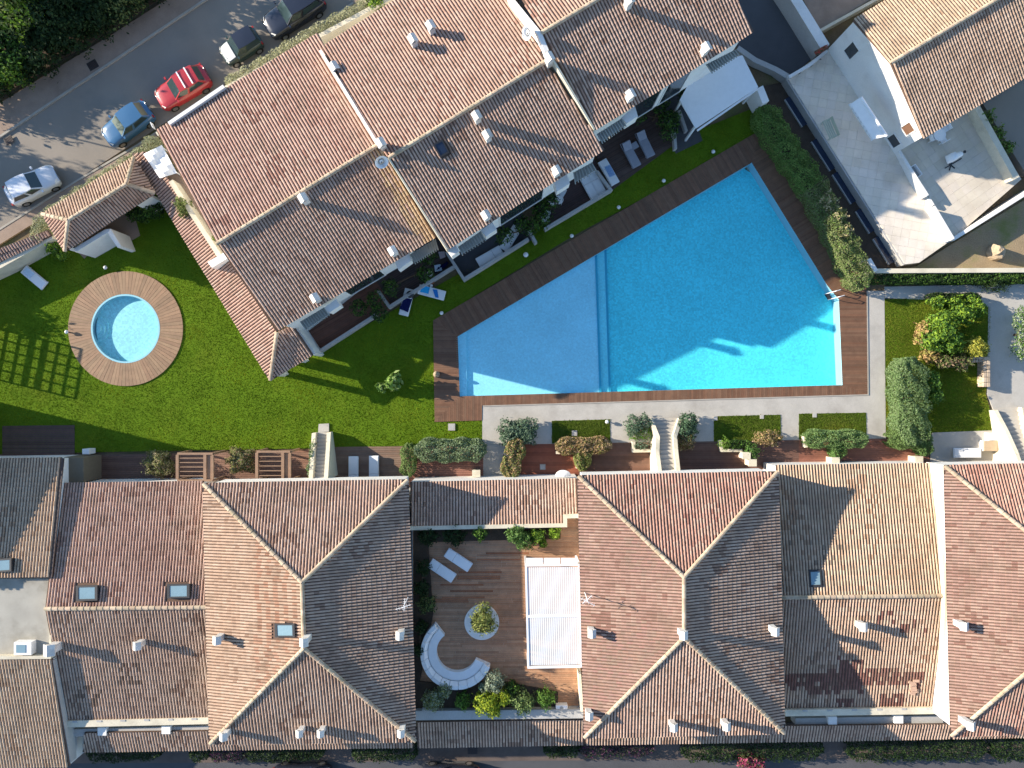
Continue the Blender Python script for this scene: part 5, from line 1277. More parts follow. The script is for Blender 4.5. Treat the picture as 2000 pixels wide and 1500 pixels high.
    for sy in (1,-1):
        mb = MB(); mb.add([(.455*L,sy*.40*Wd,.66*k),(.485*L,sy*.26*Wd,.64*k),(.462*L,sy*.26*Wd,.775*k),(.415*L,sy*.42*Wd,.80*k)],[(0,1,2,3)]); mb.v=[(x+.014,y+sy*.008,z+.02) for x,y,z in mb.v]; build(mb,'headlight',M['lamp'],t)
        mb = MB(); mb.box((-.478*L,sy*.40*Wd,.80*k),(.10,.16,.16)); build(mb,'tail_light',M['redlamp'],t)
        mb = MB(); mb.box((.17*L,sy*(.5*Wd+.07),1.0*k),(.12,.18,.12)); build(mb,'mirror',body,t)
    if bars:
        for s in (.30,.72):
            x = uf*L+(ur-uf)*L*s; mb = MB(); mb.beam((x,-rw_*.95,zr+.05),(x,rw_*.95,zr+.05),.09,.05); build(mb,'roof_bar',M['metalw'],t)
    mb = MB(); mb.add([(xf*L+.02,-.30*Wd,zb+.03),(xf*L-.10,.05*Wd,zb+.13)],[]); 
    return t
M['carglass'] = mat('car_glass',(.03,.05,.055),.05,.02,1,5,spec=.9); M['tyre'] = mat('tyre',(.02,.02,.02),.9,.1)
M['chrome'] = mat('alloy',(.6,.6,.6),.3,.02,metal=.9); M['lamp'] = mat('headlamp',(.75,.75,.72),.15,.02,spec=.7); M['redlamp'] = mat('tail_lamp',(.35,.02,.015),.25,.02,spec=.6)
CW, CB, CR, CS, CK = paint('white_paint',(.68,.69,.71)),paint('blue_paint',(.045,.13,.25)),paint('red_paint',(.36,.03,.035)),paint('silver_paint',(.50,.52,.52)),paint('black_paint',(.018,.022,.035))
CG = paint('dark_green_paint',(.03,.055,.05))
car('white hatchback parked farthest left along the road, nose to the upper right',62,361,math.atan2(-120,232),3.75,1.72,1.48,CW)
car('metallic blue hatchback parked between the white and the red car',248,241,math.atan2(155,-218),3.85,1.72,1.47,CB)
car('red estate car with two pale roof bars',356,170,math.atan2(145,-250),4.05,1.76,1.52,CR,bars=True)
car('small car with dark soft roof and pale bonnet beside the creeper wall',470,90,math.atan2(150,-250),3.0,1.58,1.5,CG,roofcol=CK,hood=CS,suv=True)
car('large black off road car at the top border',574,24,math.atan2(160,-250),4.6,1.9,1.75,CK,suv=True)
car('dark car half hidden at the bottom border, left',590,1520,0.0,4.2,1.75,1.46,CK)
car('dark car cut by the bottom border, under the courtyard',880,1521,math.pi,4.2,1.75,1.46,CK)
def lamp_post(label, px, py, h):
    p = W(px,py,0); t = thing('street_lamp', label, 'lamp', p); mb = MB(); mb.tube((p.x,p.y,0),(p.x,p.y,h),.07,.045,10); mb.build('pole', M['dark'], t)
    mb = MB(); mb.lathe((p.x,p.y,h),[(.06,0),(.22,.12),(.22,.3),(.08,.42)],12); mb.build('lantern', M['metalw'], t)
lamp_post('street lamp beyond the left edge, its thin shadow lying on the road',-110,208,4.9)
mp = thing('road_sign','thin pole with a small tilted plate behind the blue car','sign',W(300,250,0))
p = W(299,246,2.0); mb = MB(); mb.tube((p.x,p.y,0),(p.x,p.y,2.2),.03); mb.build('pole',M['dark'],mp); mb = MB(); mb.box((p.x,p.y,2.05),(.04,.4,.4),.4); mb.build('plate',M['metalw'],mp)
# ================================================================ FURNITURE
def local_thing(name):
    o = bpy.data.objects.new(name, None); COL.objects.link(o); WL[o.name] = Vector((0,0,0)); return o
def make_lounger(Lg=1.92, Wd=.66, backrest=0.0, fab='fabric', frame='metalw'):
    t = local_thing('sun_lounger')
    mb = MB()
    for sy in (1,-1): mb.beam((-Lg/2,sy*Wd/2,.27),(Lg/2,sy*Wd/2,.27),.05,.06)
    for x in (-Lg/2,0,Lg/2): mb.beam((x,-Wd/2,.268),(x,Wd/2,.268),.05,.05)
    mb.build('frame', M[frame], t)
    for sx in (1,-1):
        for sy in (1,-1): mb = MB(); mb.beam((sx*Lg*.42,sy*Wd*.45,0),(sx*Lg*.42,sy*Wd*.45,.25),.05,.05); mb.build('leg', M[frame], t)
    split = Lg*.16
    mb = MB(); mb.box(((-Lg/2+split)/2,0,.345),(Lg/2+split,Wd-.02,.09)); mb.build('mattress', M[fab], t, bevel=.02)
    mb = MB(); c, s = math.cos(backrest), math.sin(backrest); l2 = Lg/2-split-.015
    mb.box((0,0,0),(l2,Wd-.02,.09)); mb.v = [(split+.015+(x+l2/2)*c-z*s*1, y, .345+(x+l2/2)*s+z*c) for x,y,z in mb.v]; mb.build('backrest', M[fab], t, bevel=.02)
    return t
lng = make_lounger(); lng2 = make_lounger(1.95,.64,.55,'greyfab','greyfab') if M.setdefault('greyfab', cloth('grey_fabric',(.30,.31,.35))) else None
used = set()
def place(proto, px, py, ang_px, label, z=0.0, group=None, cat=None, sc=1.0, top=.35):
    o = proto if proto.name not in used else copy_tree(proto)
    used.add(proto.name); p = W(px,py,z+top); o.location = (p.x,p.y,z); o.rotation_euler = (0,0,-ang_px); o.scale = (sc,sc,1)
    tag(o, label, cat or 'sun lounger', group); return o
SG = 'sun loungers'
place(lng,66,542,math.atan2(-30,-36),'white sun lounger with a pale blue towel alone on the lawn by the road wall',group=SG)
place(lng,690,918,math.pi/2,'left one of two white sun loungers, nearest the straight stair',.03,SG)
place(lng,730,917,math.pi/2,'right one of two white sun loungers beside the straight stair',.03,SG)
place(lng,956,500,math.atan2(-24,42),'white sun lounger along the low wall of the paved terrace',.02,SG)
place(lng,997,465,math.atan2(-42,26),'white sun lounger set steeply on the paved terrace, end towards the passage',.02,SG)
place(lng,1152,366,math.atan2(-31,-17),'white sun lounger next to the round table terrace, outer one of the close pair',.03,SG)
place(lng,1166,359,math.atan2(-31,-17),'white sun lounger of the close pair, the one against the partition wall',.03,SG)
place(lng,1189,336,math.atan2(-33,-19),'white sun lounger with blue striped towel behind the partition wall',.03,SG)
place(lng2,1232,301,math.atan2(-36,-19),'grey sun lounger with raised back, left of the small square table',.03,SG)
place(lng2,1260,281,math.atan2(-36,-18),'grey sun lounger with raised back, right of the small square table',.03,SG)
place(lng,794,590,math.atan2(-45,11),'white sun lounger under navy towels on the shaded grass',0,SG)
place(lng,843,571,math.atan2(-12,-45),'white sun lounger with a bright blue towel on the shaded grass',0,SG)
place(lng,895,1094,math.atan2(-28,-42),'white sun lounger on the courtyard deck, upper right of the pair',CZ,SG)
place(lng,863,1115,math.atan2(-28,-42),'white sun lounger on the courtyard deck, lower left of the pair',CZ,SG)
place(lng,1890,885,math.pi,'white sun lounger on the concrete terrace beside the right stair',.03,SG)
def towel(label, quad, z, m, stripes=None, name='towel'):
    a,b,c,d = [W(x,y,z) for x,y in quad]; nx = 8; g = []
    for j in range(nx+1):
        for i in range(nx+1):
            q = a.lerp(b,i/nx).lerp(d.lerp(c,i/nx),j/nx); g.append((q.x+random.uniform(-.008,.008),q.y+random.uniform(-.008,.008),z+random.uniform(0,.02)))
    o = thing(name, label, 'towel', (sum(v[0] for v in g)/len(g),sum(v[1] for v in g)/len(g),z))
    mb = MB(); mb.add(g,[(j*(nx+1)+i,j*(nx+1)+i+1,(j+1)*(nx+1)+i+1,(j+1)*(nx+1)+i) for j in range(nx) for i in range(nx)]); mb.build('cloth', m, o)
    if stripes:
        for (u0,u1,v0,v1,m2) in stripes:
            mb = MB(); P = lambda u,v: a.lerp(b,u).lerp(d.lerp(c,u),v); mb.add([(P(u,v).x,P(u,v).y,z+.026) for u,v in ((u0,v0),(u1,v0),(u1,v1),(u0,v1))],[(0,1,2,3)]); mb.build('stripe', m2, o)
    return o
LB, BB, NV, PW = cloth('sky_blue_towel',(.03,.38,.72)),cloth('blue_towel',(.03,.20,.55)),cloth('navy_towel',(.008,.012,.07)),cloth('pale_towel',(.55,.66,.76))
towel('bright blue towel on the lounger on the shaded grass',[(825,558),(840,561),(837,574),(820,570)],.42,LB)
towel('deeper blue crumpled towel at the foot end of the blue lounger',[(845,565),(854,566),(857,582),(850,581)],.42,BB)
towel('navy towel with a white band covering the lounger on the grass',[(792,576),(807,579),(797,610),(780,603)],.44,NV,[(.1,.9,.10,.18,M['fabric'])])
towel('pale blue towel on the upper half of the lawn lounger',[(44,531),(54,522),(68,534),(59,544)],.42,PW)
st = towel('blue striped towel on the lounger behind the partition wall',[(1180,326),(1191,321),(1202,342),(1191,347)],.42,PW,[(.06+.16*k,.13+.16*k,.05,.95,BB) for k in range(6)])
bag = thing('bag','dark bag lying on the navy towel','bag',W(801,577,.5)); mb = MB(); p = W(801,575,.5)
mb.lathe((p.x,p.y,.44),[(.22,0),(.27,.08),(.22,.19),(.08,.23)],14); mb.build('body',M['dark'],bag,smooth=True); mb = MB(); 
for k in range(8):
    a0,a1 = math.pi*k/8,math.pi*(k+1)/8; mb.tube((p.x+.15*math.cos(a0),p.y,.62+.14*math.sin(a0)),(p.x+.15*math.cos(a1),p.y,.62+.14*math.sin(a1)),.018)
mb.build('handle',M['dark'],bag)
def ring(name,label,cat,px,py,z,R_,r,m):
    p = W(px,py,z); mb = MB(); n,k = 20,8
    v = [(p.x+(R_+r*math.cos(b))*math.cos(a),p.y+(R_+r*math.cos(b))*math.sin(a),z+r+r*math.sin(b)) for a in [2*math.pi*i/n for i in range(n)] for b in [2*math.pi*j/k for j in range(k)]]
    mb.add(v,[(i*k+j,((i+1)%n)*k+j,((i+1)%n)*k+(j+1)%k,i*k+(j+1)%k) for i in range(n) for j in range(k)]); return mb.build(name,m,None,label,cat,smooth=True)
ring('swim_ring','white inflatable swim ring against the low terrace wall','swim ring',840,535,.04,.16,.055,M['fabric'])
towel('crumpled pale blue towel on the toy terrace beside the swim ring',[(848,518),(860,516),(864,528),(850,531)],.25,PW,None)
towel('crumpled pinkish white cloth near the corner of the toy terrace',[(856,492),(868,491),(870,502),(860,506)],.3,cloth('pink_cloth',(.50,.42,.44)),None)
lil = thing('air_mattress','crumpled navy air mattress against the wall of the toy terrace','air mattress',W(862,520,.05)); mb = MB()
for k in range(5):
    a = W(850+4*k,532-2.4*k,.15); b = W(858+4*k,522-2.4*k,.2); mb.tube(a,b,.09,n=10)
mb.build('tube',NV,lil)
pot = thing('terracotta_pot','small terracotta pot with a white cloth beside the blue lounger','pot',W(843,552,0)); p = W(844,551,.2)
mb = MB(); mb.lathe((p.x,p.y,0),[(.10,0),(.15,.24),(.17,.24),(.17,.30),(.13,.30),(.12,.22)],14); mb.build('pot',cloth('terracotta',(.42,.16,.08)),pot)
mb = MB(); mb.box((p.x-.08,p.y-.24,.12),(.2,.18,.2),.3); mb.build('cloth',M['fabric'],pot,bevel=.03)
def side_table(label,px,py,s,ang,h,z=0,round_=False,m='metalw'):
    p = W(px,py,z+h); t = thing('side_table' if not round_ else 'round_table',label,'table',(p.x,p.y,z))
    mb = MB(); (mb.lathe((p.x,p.y,z+h-.04),[(s/2,0),(s/2,.04)],24) if round_ else mb.box((p.x,p.y,z+h-.02),(s,s,.04),ang)); mb.build('tabletop',M[m],t)
    for i in range(4):
        a = ang+math.pi/4+i*math.pi/2; r = s*.45; mb = MB(); mb.beam((p.x+r*math.cos(a),p.y+r*math.sin(a),z),(p.x+r*math.cos(a)*.95,p.y+r*math.sin(a)*.95,z+h-.042),.04,.04); mb.build('leg',M[m],t)
side_table('small square grey table between the two grey loungers',1240,284,.46,UP,.4,.03,m='greyfab'); side_table('round white table on the dark terrace',1092,390,.62,0,.72,.03,True)
def chair_thing(label,px,py,ang,w=.5,hb=.85,z=0,m='metalw',name='garden_chair',arm=False):
    p = W(px,py,z+.45); t = thing(name,label,'chair',(p.x,p.y,z)); cs,sn = math.cos(ang),math.sin(ang); Q = lambda x,y,zz: (p.x+x*cs-y*sn,p.y+x*sn+y*cs,z+zz)
    mb = MB(); mb.box(Q(0,0,.44),(w,w,.06),ang); mb.build('seat',M[m],t); mb = MB(); mb.box(Q(-w/2-.02,0,.47+(hb-.45)/2),(.05,w,hb-.45),ang); mb.build('backrest',M[m],t)
    for sx in (1,-1):
        for sy in (1,-1): mb = MB(); mb.beam(Q(sx*w*.42,sy*w*.42,0),Q(sx*w*.42,sy*w*.42,.408),.04,.04); mb.build('leg',M[m],t)
    if arm:
        for sy in (1,-1): mb = MB(); mb.box(Q(0,sy*(w/2+.06),.36),(w*.95,.1,.5),ang); mb.build('arm',M[m],t)
    return t
chair_thing('white chair pulled up to the round white table',1098,377,R(-120),.42,.85,.03); chair_thing('small white folding chair frame left of the round table',1078,397,R(20),.3,.7,.03,name='folding_chair')
chair_thing('broad white armchair at the end of the dark terrace',1067,421,R(-8),.55,.75,.03,'fabric','armchair',True)
# white canopy on posts
ca = thing('white_canopy','large white shade canopy on posts beside the dark passage','canopy',W(1410,175,0)); cq = [(1327,196),(1361,135),(1449,109),(1481,170),(1359,251)]
q = px_poly(cq,2.9); mb = MB(); mb.prism([tuple(p.xy) for p in q],2.82,[3.0,3.05,3.0,2.9,2.88],bottom=True); mb.build('cover',M['fabric'],ca)
for (x,y) in ((1358,247),(1477,170),(1330,198)):
    p = W(x,y,2.8); mb = MB(); mb.beam((p.x,p.y,0),(p.x,p.y,2.81),.14,.14); mb.build('post',M['metalw'],ca)
mb = MB(); mb.beam(W(1362,255,2.7),W(1479,174,2.7),.12,.14); mb.build('beam',M['metalw'],ca)
# two timber pergolas on the left terraces
def timber_pergola(label, x0, x1, y0, y1, h=2.1):
    t = thing('timber_pergola',label,'pergola',W((x0+x1)/2,(y0+y1)/2,0),'timber pergolas on the left terraces')
    a,b,c,d = W(x0,y0,h),W(x1,y0,h),W(x1,y1,h),W(x0,y1,h)
    for p,q2 in ((a,b),(d,c)): mb = MB(); mb.beam(p,q2,.14,.16); mb.build('beam',M['wood'],t)
    for k,s in enumerate((0,.78,1)):
        p,q2 = a.lerp(b,s),d.lerp(c,s); mb = MB(); mb.beam(p+Vector((0,-.072,.002)),q2+Vector((0,.072,.002)),.20 if k < 2 else .12,.155); mb.build('beam',M['wood'],t)
    for k in range(1,6):
        s = k/6; p,q2 = a.lerp(d,s),b.lerp(c,s); mb = MB(); mb.beam(p.lerp(q2,.03),p.lerp(q2,.76),.055,.10); mb.build('rafter',M['wood'],t)
    mb = MB(); p,q2,r_,s_ = a.lerp(b,.80),b,c,d.lerp(c,.80); mb.prism([tuple(z.xy) for z in (p,q2,r_,s_)],h-.05,h-.01,bottom=True); mb.build('board',M['wood'],t)
    for p in (a,b,c,d): mb = MB(); mb.beam((p.x,p.y,0),(p.x,p.y,h-.085),.14,.14); mb.build('post',M['wood'],t)
timber_pergola('timber pergola right of the first round bush',347,416,886,938); timber_pergola('timber pergola left of the straight stair',502,567,882,938)
# trellis gate outside the left edge that throws its lattice shadow on the lawn
tg = thing('trellis_gate','open timber trellis gate beyond the left edge of the lawn','gate',W(-25,690,0)); A = W(-12,640,0); B = W(-30,735,0)
for k in range(6):
    p = A.lerp(B,k/5); mb = MB(); mb.beam((p.x,p.y,0),(p.x,p.y,2.35),.11,.11); mb.build('post',M['wood'],tg)
for k in range(7):
    mb = MB(); zz = .35+.33*k; mb.beam((A.x,A.y,zz),(B.x,B.y,zz),.07,.17 if k in (2,3) else .08); mb.build('rail',M['wood'],tg)
# courtyard: louvred pergola, sofa, round planter with tree
pg = thing('louvred_pergola','white louvred pergola on the courtyard deck against the hipped house','pergola',W(1080,1200,CZ)); PZ = CZ+2.35
cor = [(1027,1104),(1131,1103),(1136,1301),(1032,1303)]; a,b,c,d = [W(x,y,PZ) for x,y in cor]
for p,q2,w in ((a,b,.12),(d,c,.14),(a.lerp(d,.5),b.lerp(c,.5),.16)): mb = MB(); mb.beam(p,q2,w,.16); mb.build('beam',M['metalw'],pg)
for p,q2 in ((a,d),(b,c)): mb = MB(); mb.beam(p+Vector((0,.06,.002)),q2-Vector((0,.07,-.002)),.12,.155); mb.build('beam',M['metalw'],pg)
for half in (0,1):
    for k in range(25):
        s = (k+.6)/25.2; p = a.lerp(b,s); q2 = d.lerp(c,s); p0 = p.lerp(q2,.02+.49*half); p1 = p.lerp(q2,.49+.49*half)
        mb = MB(); mb.beam(p0+Vector((0,0,.02)),p1+Vector((0,0,.02)),.112,.03); mb.build('slat',M['louvre'],pg)
for (x,y) in cor:
    p = W(x,y,PZ); mb = MB(); mb.beam((p.x,p.y,CZ),(p.x,p.y,PZ-.082),.13,.13); mb.build('post',M['metalw'],pg)
for k in range(3):
    e0,e1 = W(1028+34*k,1090,PZ+.02),W(1060+34*k,1104,PZ+.02); mb = MB(); mb.prism([(e0.x,e0.y),(e1.x,e0.y),(e1.x,e1.y),(e0.x,e1.y)],PZ-.05,PZ+.05,bottom=True); mb.build('panel',M['metalw'],pg)
sf = thing('curved_sofa','long curved white sofa with a row of back cushions on the courtyard deck','sofa',W(892,1273,CZ)); C0 = W(892.4,1272.9,CZ+.42); ks = (CAM_H-CZ-.42)/CAM_H/PPM; ri,ro = 40*ks,70*ks
aa = [math.atan2(260,-200)+ (math.atan2(-130,320)+2*math.pi-math.atan2(260,-200))*i/36 for i in range(37)]
arc = lambda r0,r1,i0,i1: [(C0.x+r0*math.cos(aa[i]),C0.y+r0*math.sin(aa[i])) for i in range(i0,i1+1)]+[(C0.x+r1*math.cos(aa[i]),C0.y+r1*math.sin(aa[i])) for i in range(i1,i0-1,-1)]
for i in range(0,36,12):
    for j in range(12): 
        pass
def arc_solid(r0,r1,z0,z1,name,m,i0=0,i1=36):
    mb = MB(); n = i1-i0+1
    v = []
    for i in range(i0,i1+1):
        for r,z in ((r0,z0),(r1,z0),(r1,z1),(r0,z1)): v.append((C0.x+r*math.cos(aa[i]),C0.y+r*math.sin(aa[i]),z))
    f = [(i*4+j,i*4+(j+1)%4,(i+1)*4+(j+1)%4,(i+1)*4+j) for i in range(n-1) for j in range(4)]+[(3,2,1,0),tuple((n-1)*4+j for j in range(4))]
    mb.add(v,f); return mb.build(name,m,sf)
arc_solid(ri,ro*.97,CZ,CZ+.30,'base',M['fabric']); arc_solid(ri-.01,ro*.80,CZ+.302,CZ+.44,'seat',M['fabric']); arc_solid(ro*.955,ro*1.0,CZ+.02,CZ+.62,'backrest',M['fabric'])
for k in range(13):
    t0 = (k+.025)/13; t1 = (k+.975)/13; mb = MB(); v = []
    for s in range(4):
        a = aa[0]+(aa[-1]-aa[0])*(t0+(t1-t0)*s/3); bul = .015*math.sin(math.pi*s/3)
        for r,z in ((ro*.82-bul,CZ+.445),(ro*.95,CZ+.445),(ro*1.0,CZ+.80+bul),(ro*.90-bul,CZ+.82+bul)): v.append((C0.x+r*math.cos(a),C0.y+r*math.sin(a),z))
    mb.add(v,[(i*4+j,i*4+(j+1)%4,(i+1)*4+(j+1)%4,(i+1)*4+j) for i in range(3) for j in range(4)]+[(3,2,1,0),(12,13,14,15)]); mb.build('cushion',M['fabric'],sf)
rpl = thing('round_planter','round white planter bench in the middle of the courtyard deck','planter',W(941,1216,CZ)); p = W(941,1216,CZ+.5); rr_ = 34*(CAM_H-CZ-.5)/CAM_H/PPM
mb = MB(); mb.lathe((p.x,p.y,CZ),[(rr_*.94,0),(rr_*.96,.40),(rr_,.42),(rr_,.50),(rr_*.62,.50),(rr_*.60,.40)],48); mb.f.pop(); mb.c.pop(); mb.build('bench',M['white'],rpl)
mb = MB(); mb.lathe((p.x,p.y,CZ),[(rr_*.595,.43),(.05,.45)],32); mb.build('soil',M['soil'],rpl)
plant('planter_tree','small olive green tree growing in the round planter','tree',[(943,1205,CZ+2.2,23,1.5),(935,1222,CZ+1.8,18,1.1),(955,1222,CZ+1.8,17,1.1),(945,1186,CZ+1.9,12,.8)],[(.13,.15,.04),(.17,.18,.05),(.09,.11,.03)],leaf=.17,dens=95,base_z=CZ+.45,shell=.35)
def unit(label,px,py,w,d,h,z,name='air_conditioner'):
    p = W(px,py,z+h); t = thing(name,label,'machine',(p.x,p.y,z)); mb = MB(); mb.box((p.x,p.y,z+h/2),(w,d,h)); mb.build('case',M['metalw'],t,bevel=.02)
    mb = MB(); mb.tube((p.x,p.y,z+h+.002),(p.x,p.y,z+h+.012),min(w,d)*.35,n=16); mb.build('grille',M['greywall'],t)
unit('grey white cooling unit by the left end of the south courtyard wall',836,1392,.85,.35,.5,CZ); unit('white cooling unit at the right end of the south courtyard bed',1097,1383,.8,.36,.5,CZ)
# concrete terrace furniture at the right
def box_seat(label,px,py,w,d,h,m,name,cat):
    p = W(px,py,h); t = thing(name,label,cat,(p.x,p.y,.03)); mb = MB(); mb.box((p.x,p.y,.03+h*.45),(w,d,h*.9)); mb.build('base',M['white'],t,bevel=.02); mb = MB(); mb.box((p.x,p.y,.03+h*.9+.05),(w*.97,d*.97,.10)); mb.build('top',m,t,bevel=.03)
box_seat('pale low table at the top of the concrete terrace by the right stair',1939,853,.72,.55,.42,M['fabric'],'low_table','table'); box_seat('beige cushioned seat below the pale low table',1934,871,1.05,.75,.42,cloth('beige_cushion',(.45,.35,.24)),'outdoor_seat','seat')
# right terraces: loungers cushion stack, bench, round plastic table, covered grill, crate
bn = thing('garden_bench','pale green metal bench standing on the tiled terrace','bench',W(1620,252,TZ)); 
bd_ = math.atan2(-(269-236),14); p = W(1620,252,TZ+.42); cs,sn = math.cos(bd_),math.sin(bd_); Q = lambda x,y,z: (p.x+x*cs-y*sn,p.y+x*sn+y*cs,TZ+z)
GRN = cloth('pale_green_paint',(.42,.46,.36))
for k in range(4): mb = MB(); mb.beam(Q(-.7,-.22+.14*k,.44),Q(.7,-.22+.14*k,.44),.09,.03); mb.build('slat',GRN,bn)
for k in range(3): mb = MB(); mb.beam(Q(-.7,.30,.55+.13*k),Q(.7,.30,.55+.13*k),.03,.08); mb.build('slat',GRN,bn)
for x in (-.62,.62):
    for y in (-.2,.28): mb = MB(); mb.beam(Q(x,y,0),Q(x,y,.42 if y < 0 else .85),.05,.05); mb.build('leg',GRN,bn)
    mb = MB(); mb.beam(Q(x,-.24,.62),Q(x,.28,.62),.06,.04); mb.build('arm',GRN,bn)
gd_ = thing('covered_grill','grill under a white cover on the sunlit terrace, beside its dark cross feet','grill',W(1866,307,TZ)); p = W(1866,305,TZ+.6); ga = math.atan2(8,22); cs,sn = math.cos(ga),math.sin(ga); Q = lambda x,y,z: (p.x+x*cs-y*sn,p.y+x*sn+y*cs,TZ+z)
mb = MB(); v = []
for x,w,z0,z1 in ((-.55,.16,.35,.75),(-.42,.30,.2,.98),(-.12,.30,.2,1.02),(-.05,.22,.3,.92),(.35,.19,.35,.86),(.5,.1,.45,.75)):
    for y,z in ((-w,z0),(-w*.9,z1*.9),(-w*.4,z1),(w*.4,z1),(w*.9,z1*.9),(w,z0)): v.append(Q(x,y,z))
mb.add(v,[(i*6+j,i*6+j+1,(i+1)*6+j+1,(i+1)*6+j) for i in range(5) for j in range(5)]+[(5,4,3,2,1,0),tuple(range(30,36))]); mb.build('cover',M['fabric'],gd_,smooth=True)
mb = MB(); p2 = Q(.58,.05,.8); mb.box(p2,(.14,.16,.1)); mb.build('handle',M['dark'],gd_)
for (a0,b0) in (((-.6,-.5,.03),(.75,-.25,.03)),((-.35,-.75,.031),(.0,-.25,.031)),((.05,-.75,.032),(-.2,-.3,.032)),((-.3,0,.03),(-.3,0,.3)),((.3,0,.03),(.3,0,.4))): mb = MB(); mb.beam(Q(*a0),Q(*b0),.07,.06); mb.build('foot',M['dark'],gd_)
side_table('round white plastic table under the eave of the white house',1836,263,.85,0,.72,TZ,True)
for x,y,an,lab in ((1846,252,R(-150),'white plastic chair at the round table, on its right'),(1842,272,R(120),'white plastic chair below the round table'),(1822,269,R(20),'white plastic chair left of the round table')): chair_thing(lab,x,y,an,.42,.8,TZ,'metalw','plastic_chair')
cr = thing('crate','grey white open crate against the parapet of the sunlit terrace','crate',W(1786,337,TZ)); p = W(1786,336,TZ+.3); ca_ = GA
mb = MB(); mb.box((p.x,p.y,TZ+.06),(.85,.6,.1),ca_); mb.build('base',M['greywall'],cr); cs,sn = math.cos(ca_),math.sin(ca_)
for sx,sy,w,h_ in ((.425,0,.04,.62),(-.425,0,.04,.62),(0,.3,.81,.04),(0,-.3,.81,.04)): mb = MB(); mb.box((p.x+sx*cs-sy*sn,p.y+sx*sn+sy*cs,TZ+.27),(w,h_,.3),ca_); mb.build('side',M['metalw'],cr)
hs = thing('garden_hose','dark garden hose coiled along the upper kerb of the tiled terrace','hose',W(1570,140,TZ)); mb = MB(); pp = [W(1556+i*3.2,143-i*2.0+4*math.sin(i*.9),TZ+.05) for i in range(16)]
for a0,b0 in zip(pp,pp[1:]): mb.tube(a0,b0,.03,n=6)
mb.build('tube',M['dark'],hs)
fl = thing('flower_box','red flowers in a box at the end of the tall street wall','flower box',W(1604,97,1.8)); a0 = W(1593,104,1.9); b0 = W(1613,93,1.9)
mb = MB(); mb.beam(a0,b0,.3,.22); mb.build('box',M['shutter'],fl)
P_ = np.array([tuple(a0.lerp(b0,t)+Vector((0,0,.14))) for t in np.linspace(0,1,120)])+rng.normal(0,.07,(120,3)); V,F,Cc_ = leaf_mesh(P_,np.tile([0,0,1.],(120,1)),.13,[(.30,.05,.04),(.24,.09,.06),(.06,.09,.03)],.2); np_mesh('flowers',V,F,M['leaf'],fl,Cc_)
# rocks, stone wall
def rock(label,px,py,rx,ry,h):
    p = W(px,py,h); mb = MB(); n,k = 10,6; v = []
    for j in range(k+1):
        ph = math.pi/2*j/k
        for i in range(n):
            a = 2*math.pi*i/n; f = 1+.22*noise.noise(Vector((math.cos(a)*1.3,math.sin(a)*1.3,j*.5+px))); v.append((p.x+rx*math.cos(a)*math.cos(ph)**.7*f,p.y+ry*math.sin(a)*math.cos(ph)**.7*f,h*math.sin(ph)*f))
    mb.add(v,[(j*n+i,j*n+(i+1)%n,(j+1)*n+(i+1)%n,(j+1)*n+i) for j in range(k) for i in range(n)]); return mb.build('boulder',M['rock'],None,label,'boulder')
rock('pointed pale boulder on the dry ground right of the terrace',1957,490,.55,.6,.9)
gs = thing('stone_statue','small pale carved stone figure at the edge of the pool deck','statue',W(852,729,0)); p = W(852,731,.3)
mb = MB(); mb.lathe((p.x,p.y,.05),[(.22,0),(.24,.12),(.18,.3),(.12,.42)],12); mb.build('base',M['rock'],gs,smooth=True); mb = MB(); mb.lathe((p.x+.02,p.y+.06,.46),[(.08,0),(.14,.1),(.13,.22),(.05,.3)],12); mb.build('head',M['rock'],gs,smooth=True)
swl = thing('stone_wall','L shaped dry stone wall with rounded stones in the right garden','wall',W(1920,730,0))
def stones(pts, h, w):
    for (a0,b0) in zip(pts,pts[1:]):
        A_,B_ = W(*a0,h),W(*b0,h); dd = (B_-A_).xy; Ls = dd.length; dd.normalize(); nn = Vector((-dd.y,dd.x)); an = math.atan2(dd.y,dd.x)
        for lay in range(3):
            u = 0
            while u < Ls:
                l_ = random.uniform(.22,.4)
                for sd_ in (-.25,.25):
                    c_ = A_.xy+dd*(u+l_/2)+nn*w*sd_; f = random.uniform(.75,1.2); mb = MB(); mb.box((c_.x,c_.y,(lay+.5)*h/3),(l_-.02,w*.48,h/3-.015),an+random.uniform(-.06,.06),(.44*f,.345*f,.25*f)); mb.build('stone',M['stone'],swl,bevel=.03)
                u += l_
stones([(1928,756),(1928,702)],.75,.5); stones([(1922,702),(1880,703)],.7,.4)
wall_thing('planter_wall','low cream planter wall below the left brown hedge',  'wall',[(1086,884,.4),(1128,884,.4),(1128,915,.4)],.2,M['cream'],0)
wall_thing('planter_wall','low cream edge of the planter below the middle grass bed','wall',[(1407,860,.4),(1410,880,.4),(1450,880,.4)],.2,M['cream'],0)
wall_thing('planter_wall','cream planter edge at the left end of the long green hedge','wall',[(1572,852,.45),(1575,874,.45)],.2,M['cream'],0)
wall_thing('planter_wall','raised planter edge beside the curved stair','wall',[(1238,863,.5),(1238,881,.5),(1282,880,.5)],.22,M['cream'],0)
for x,y,lab in ((1458,890,'small cream pier beside the dark green bush'),(1470,904,'cream pier with a square cap below the middle terrace'),(1632,900,'cream pier below the long green hedge stub'),(1795,898,'cream pier at the end of the right terrace'),(930,925,'cream block beside the concrete entry path')):
    p = W(x,y,1.0); t = thing('garden_pier',lab,'pier',(p.x,p.y,0)); mb = MB(); mb.box((p.x,p.y,.48),(.5,.42,.96)); mb.build('pier',M['cream'],t); mb = MB(); mb.box((p.x,p.y,.99),(.58,.5,.05)); mb.build('cap',M['cream'],t)
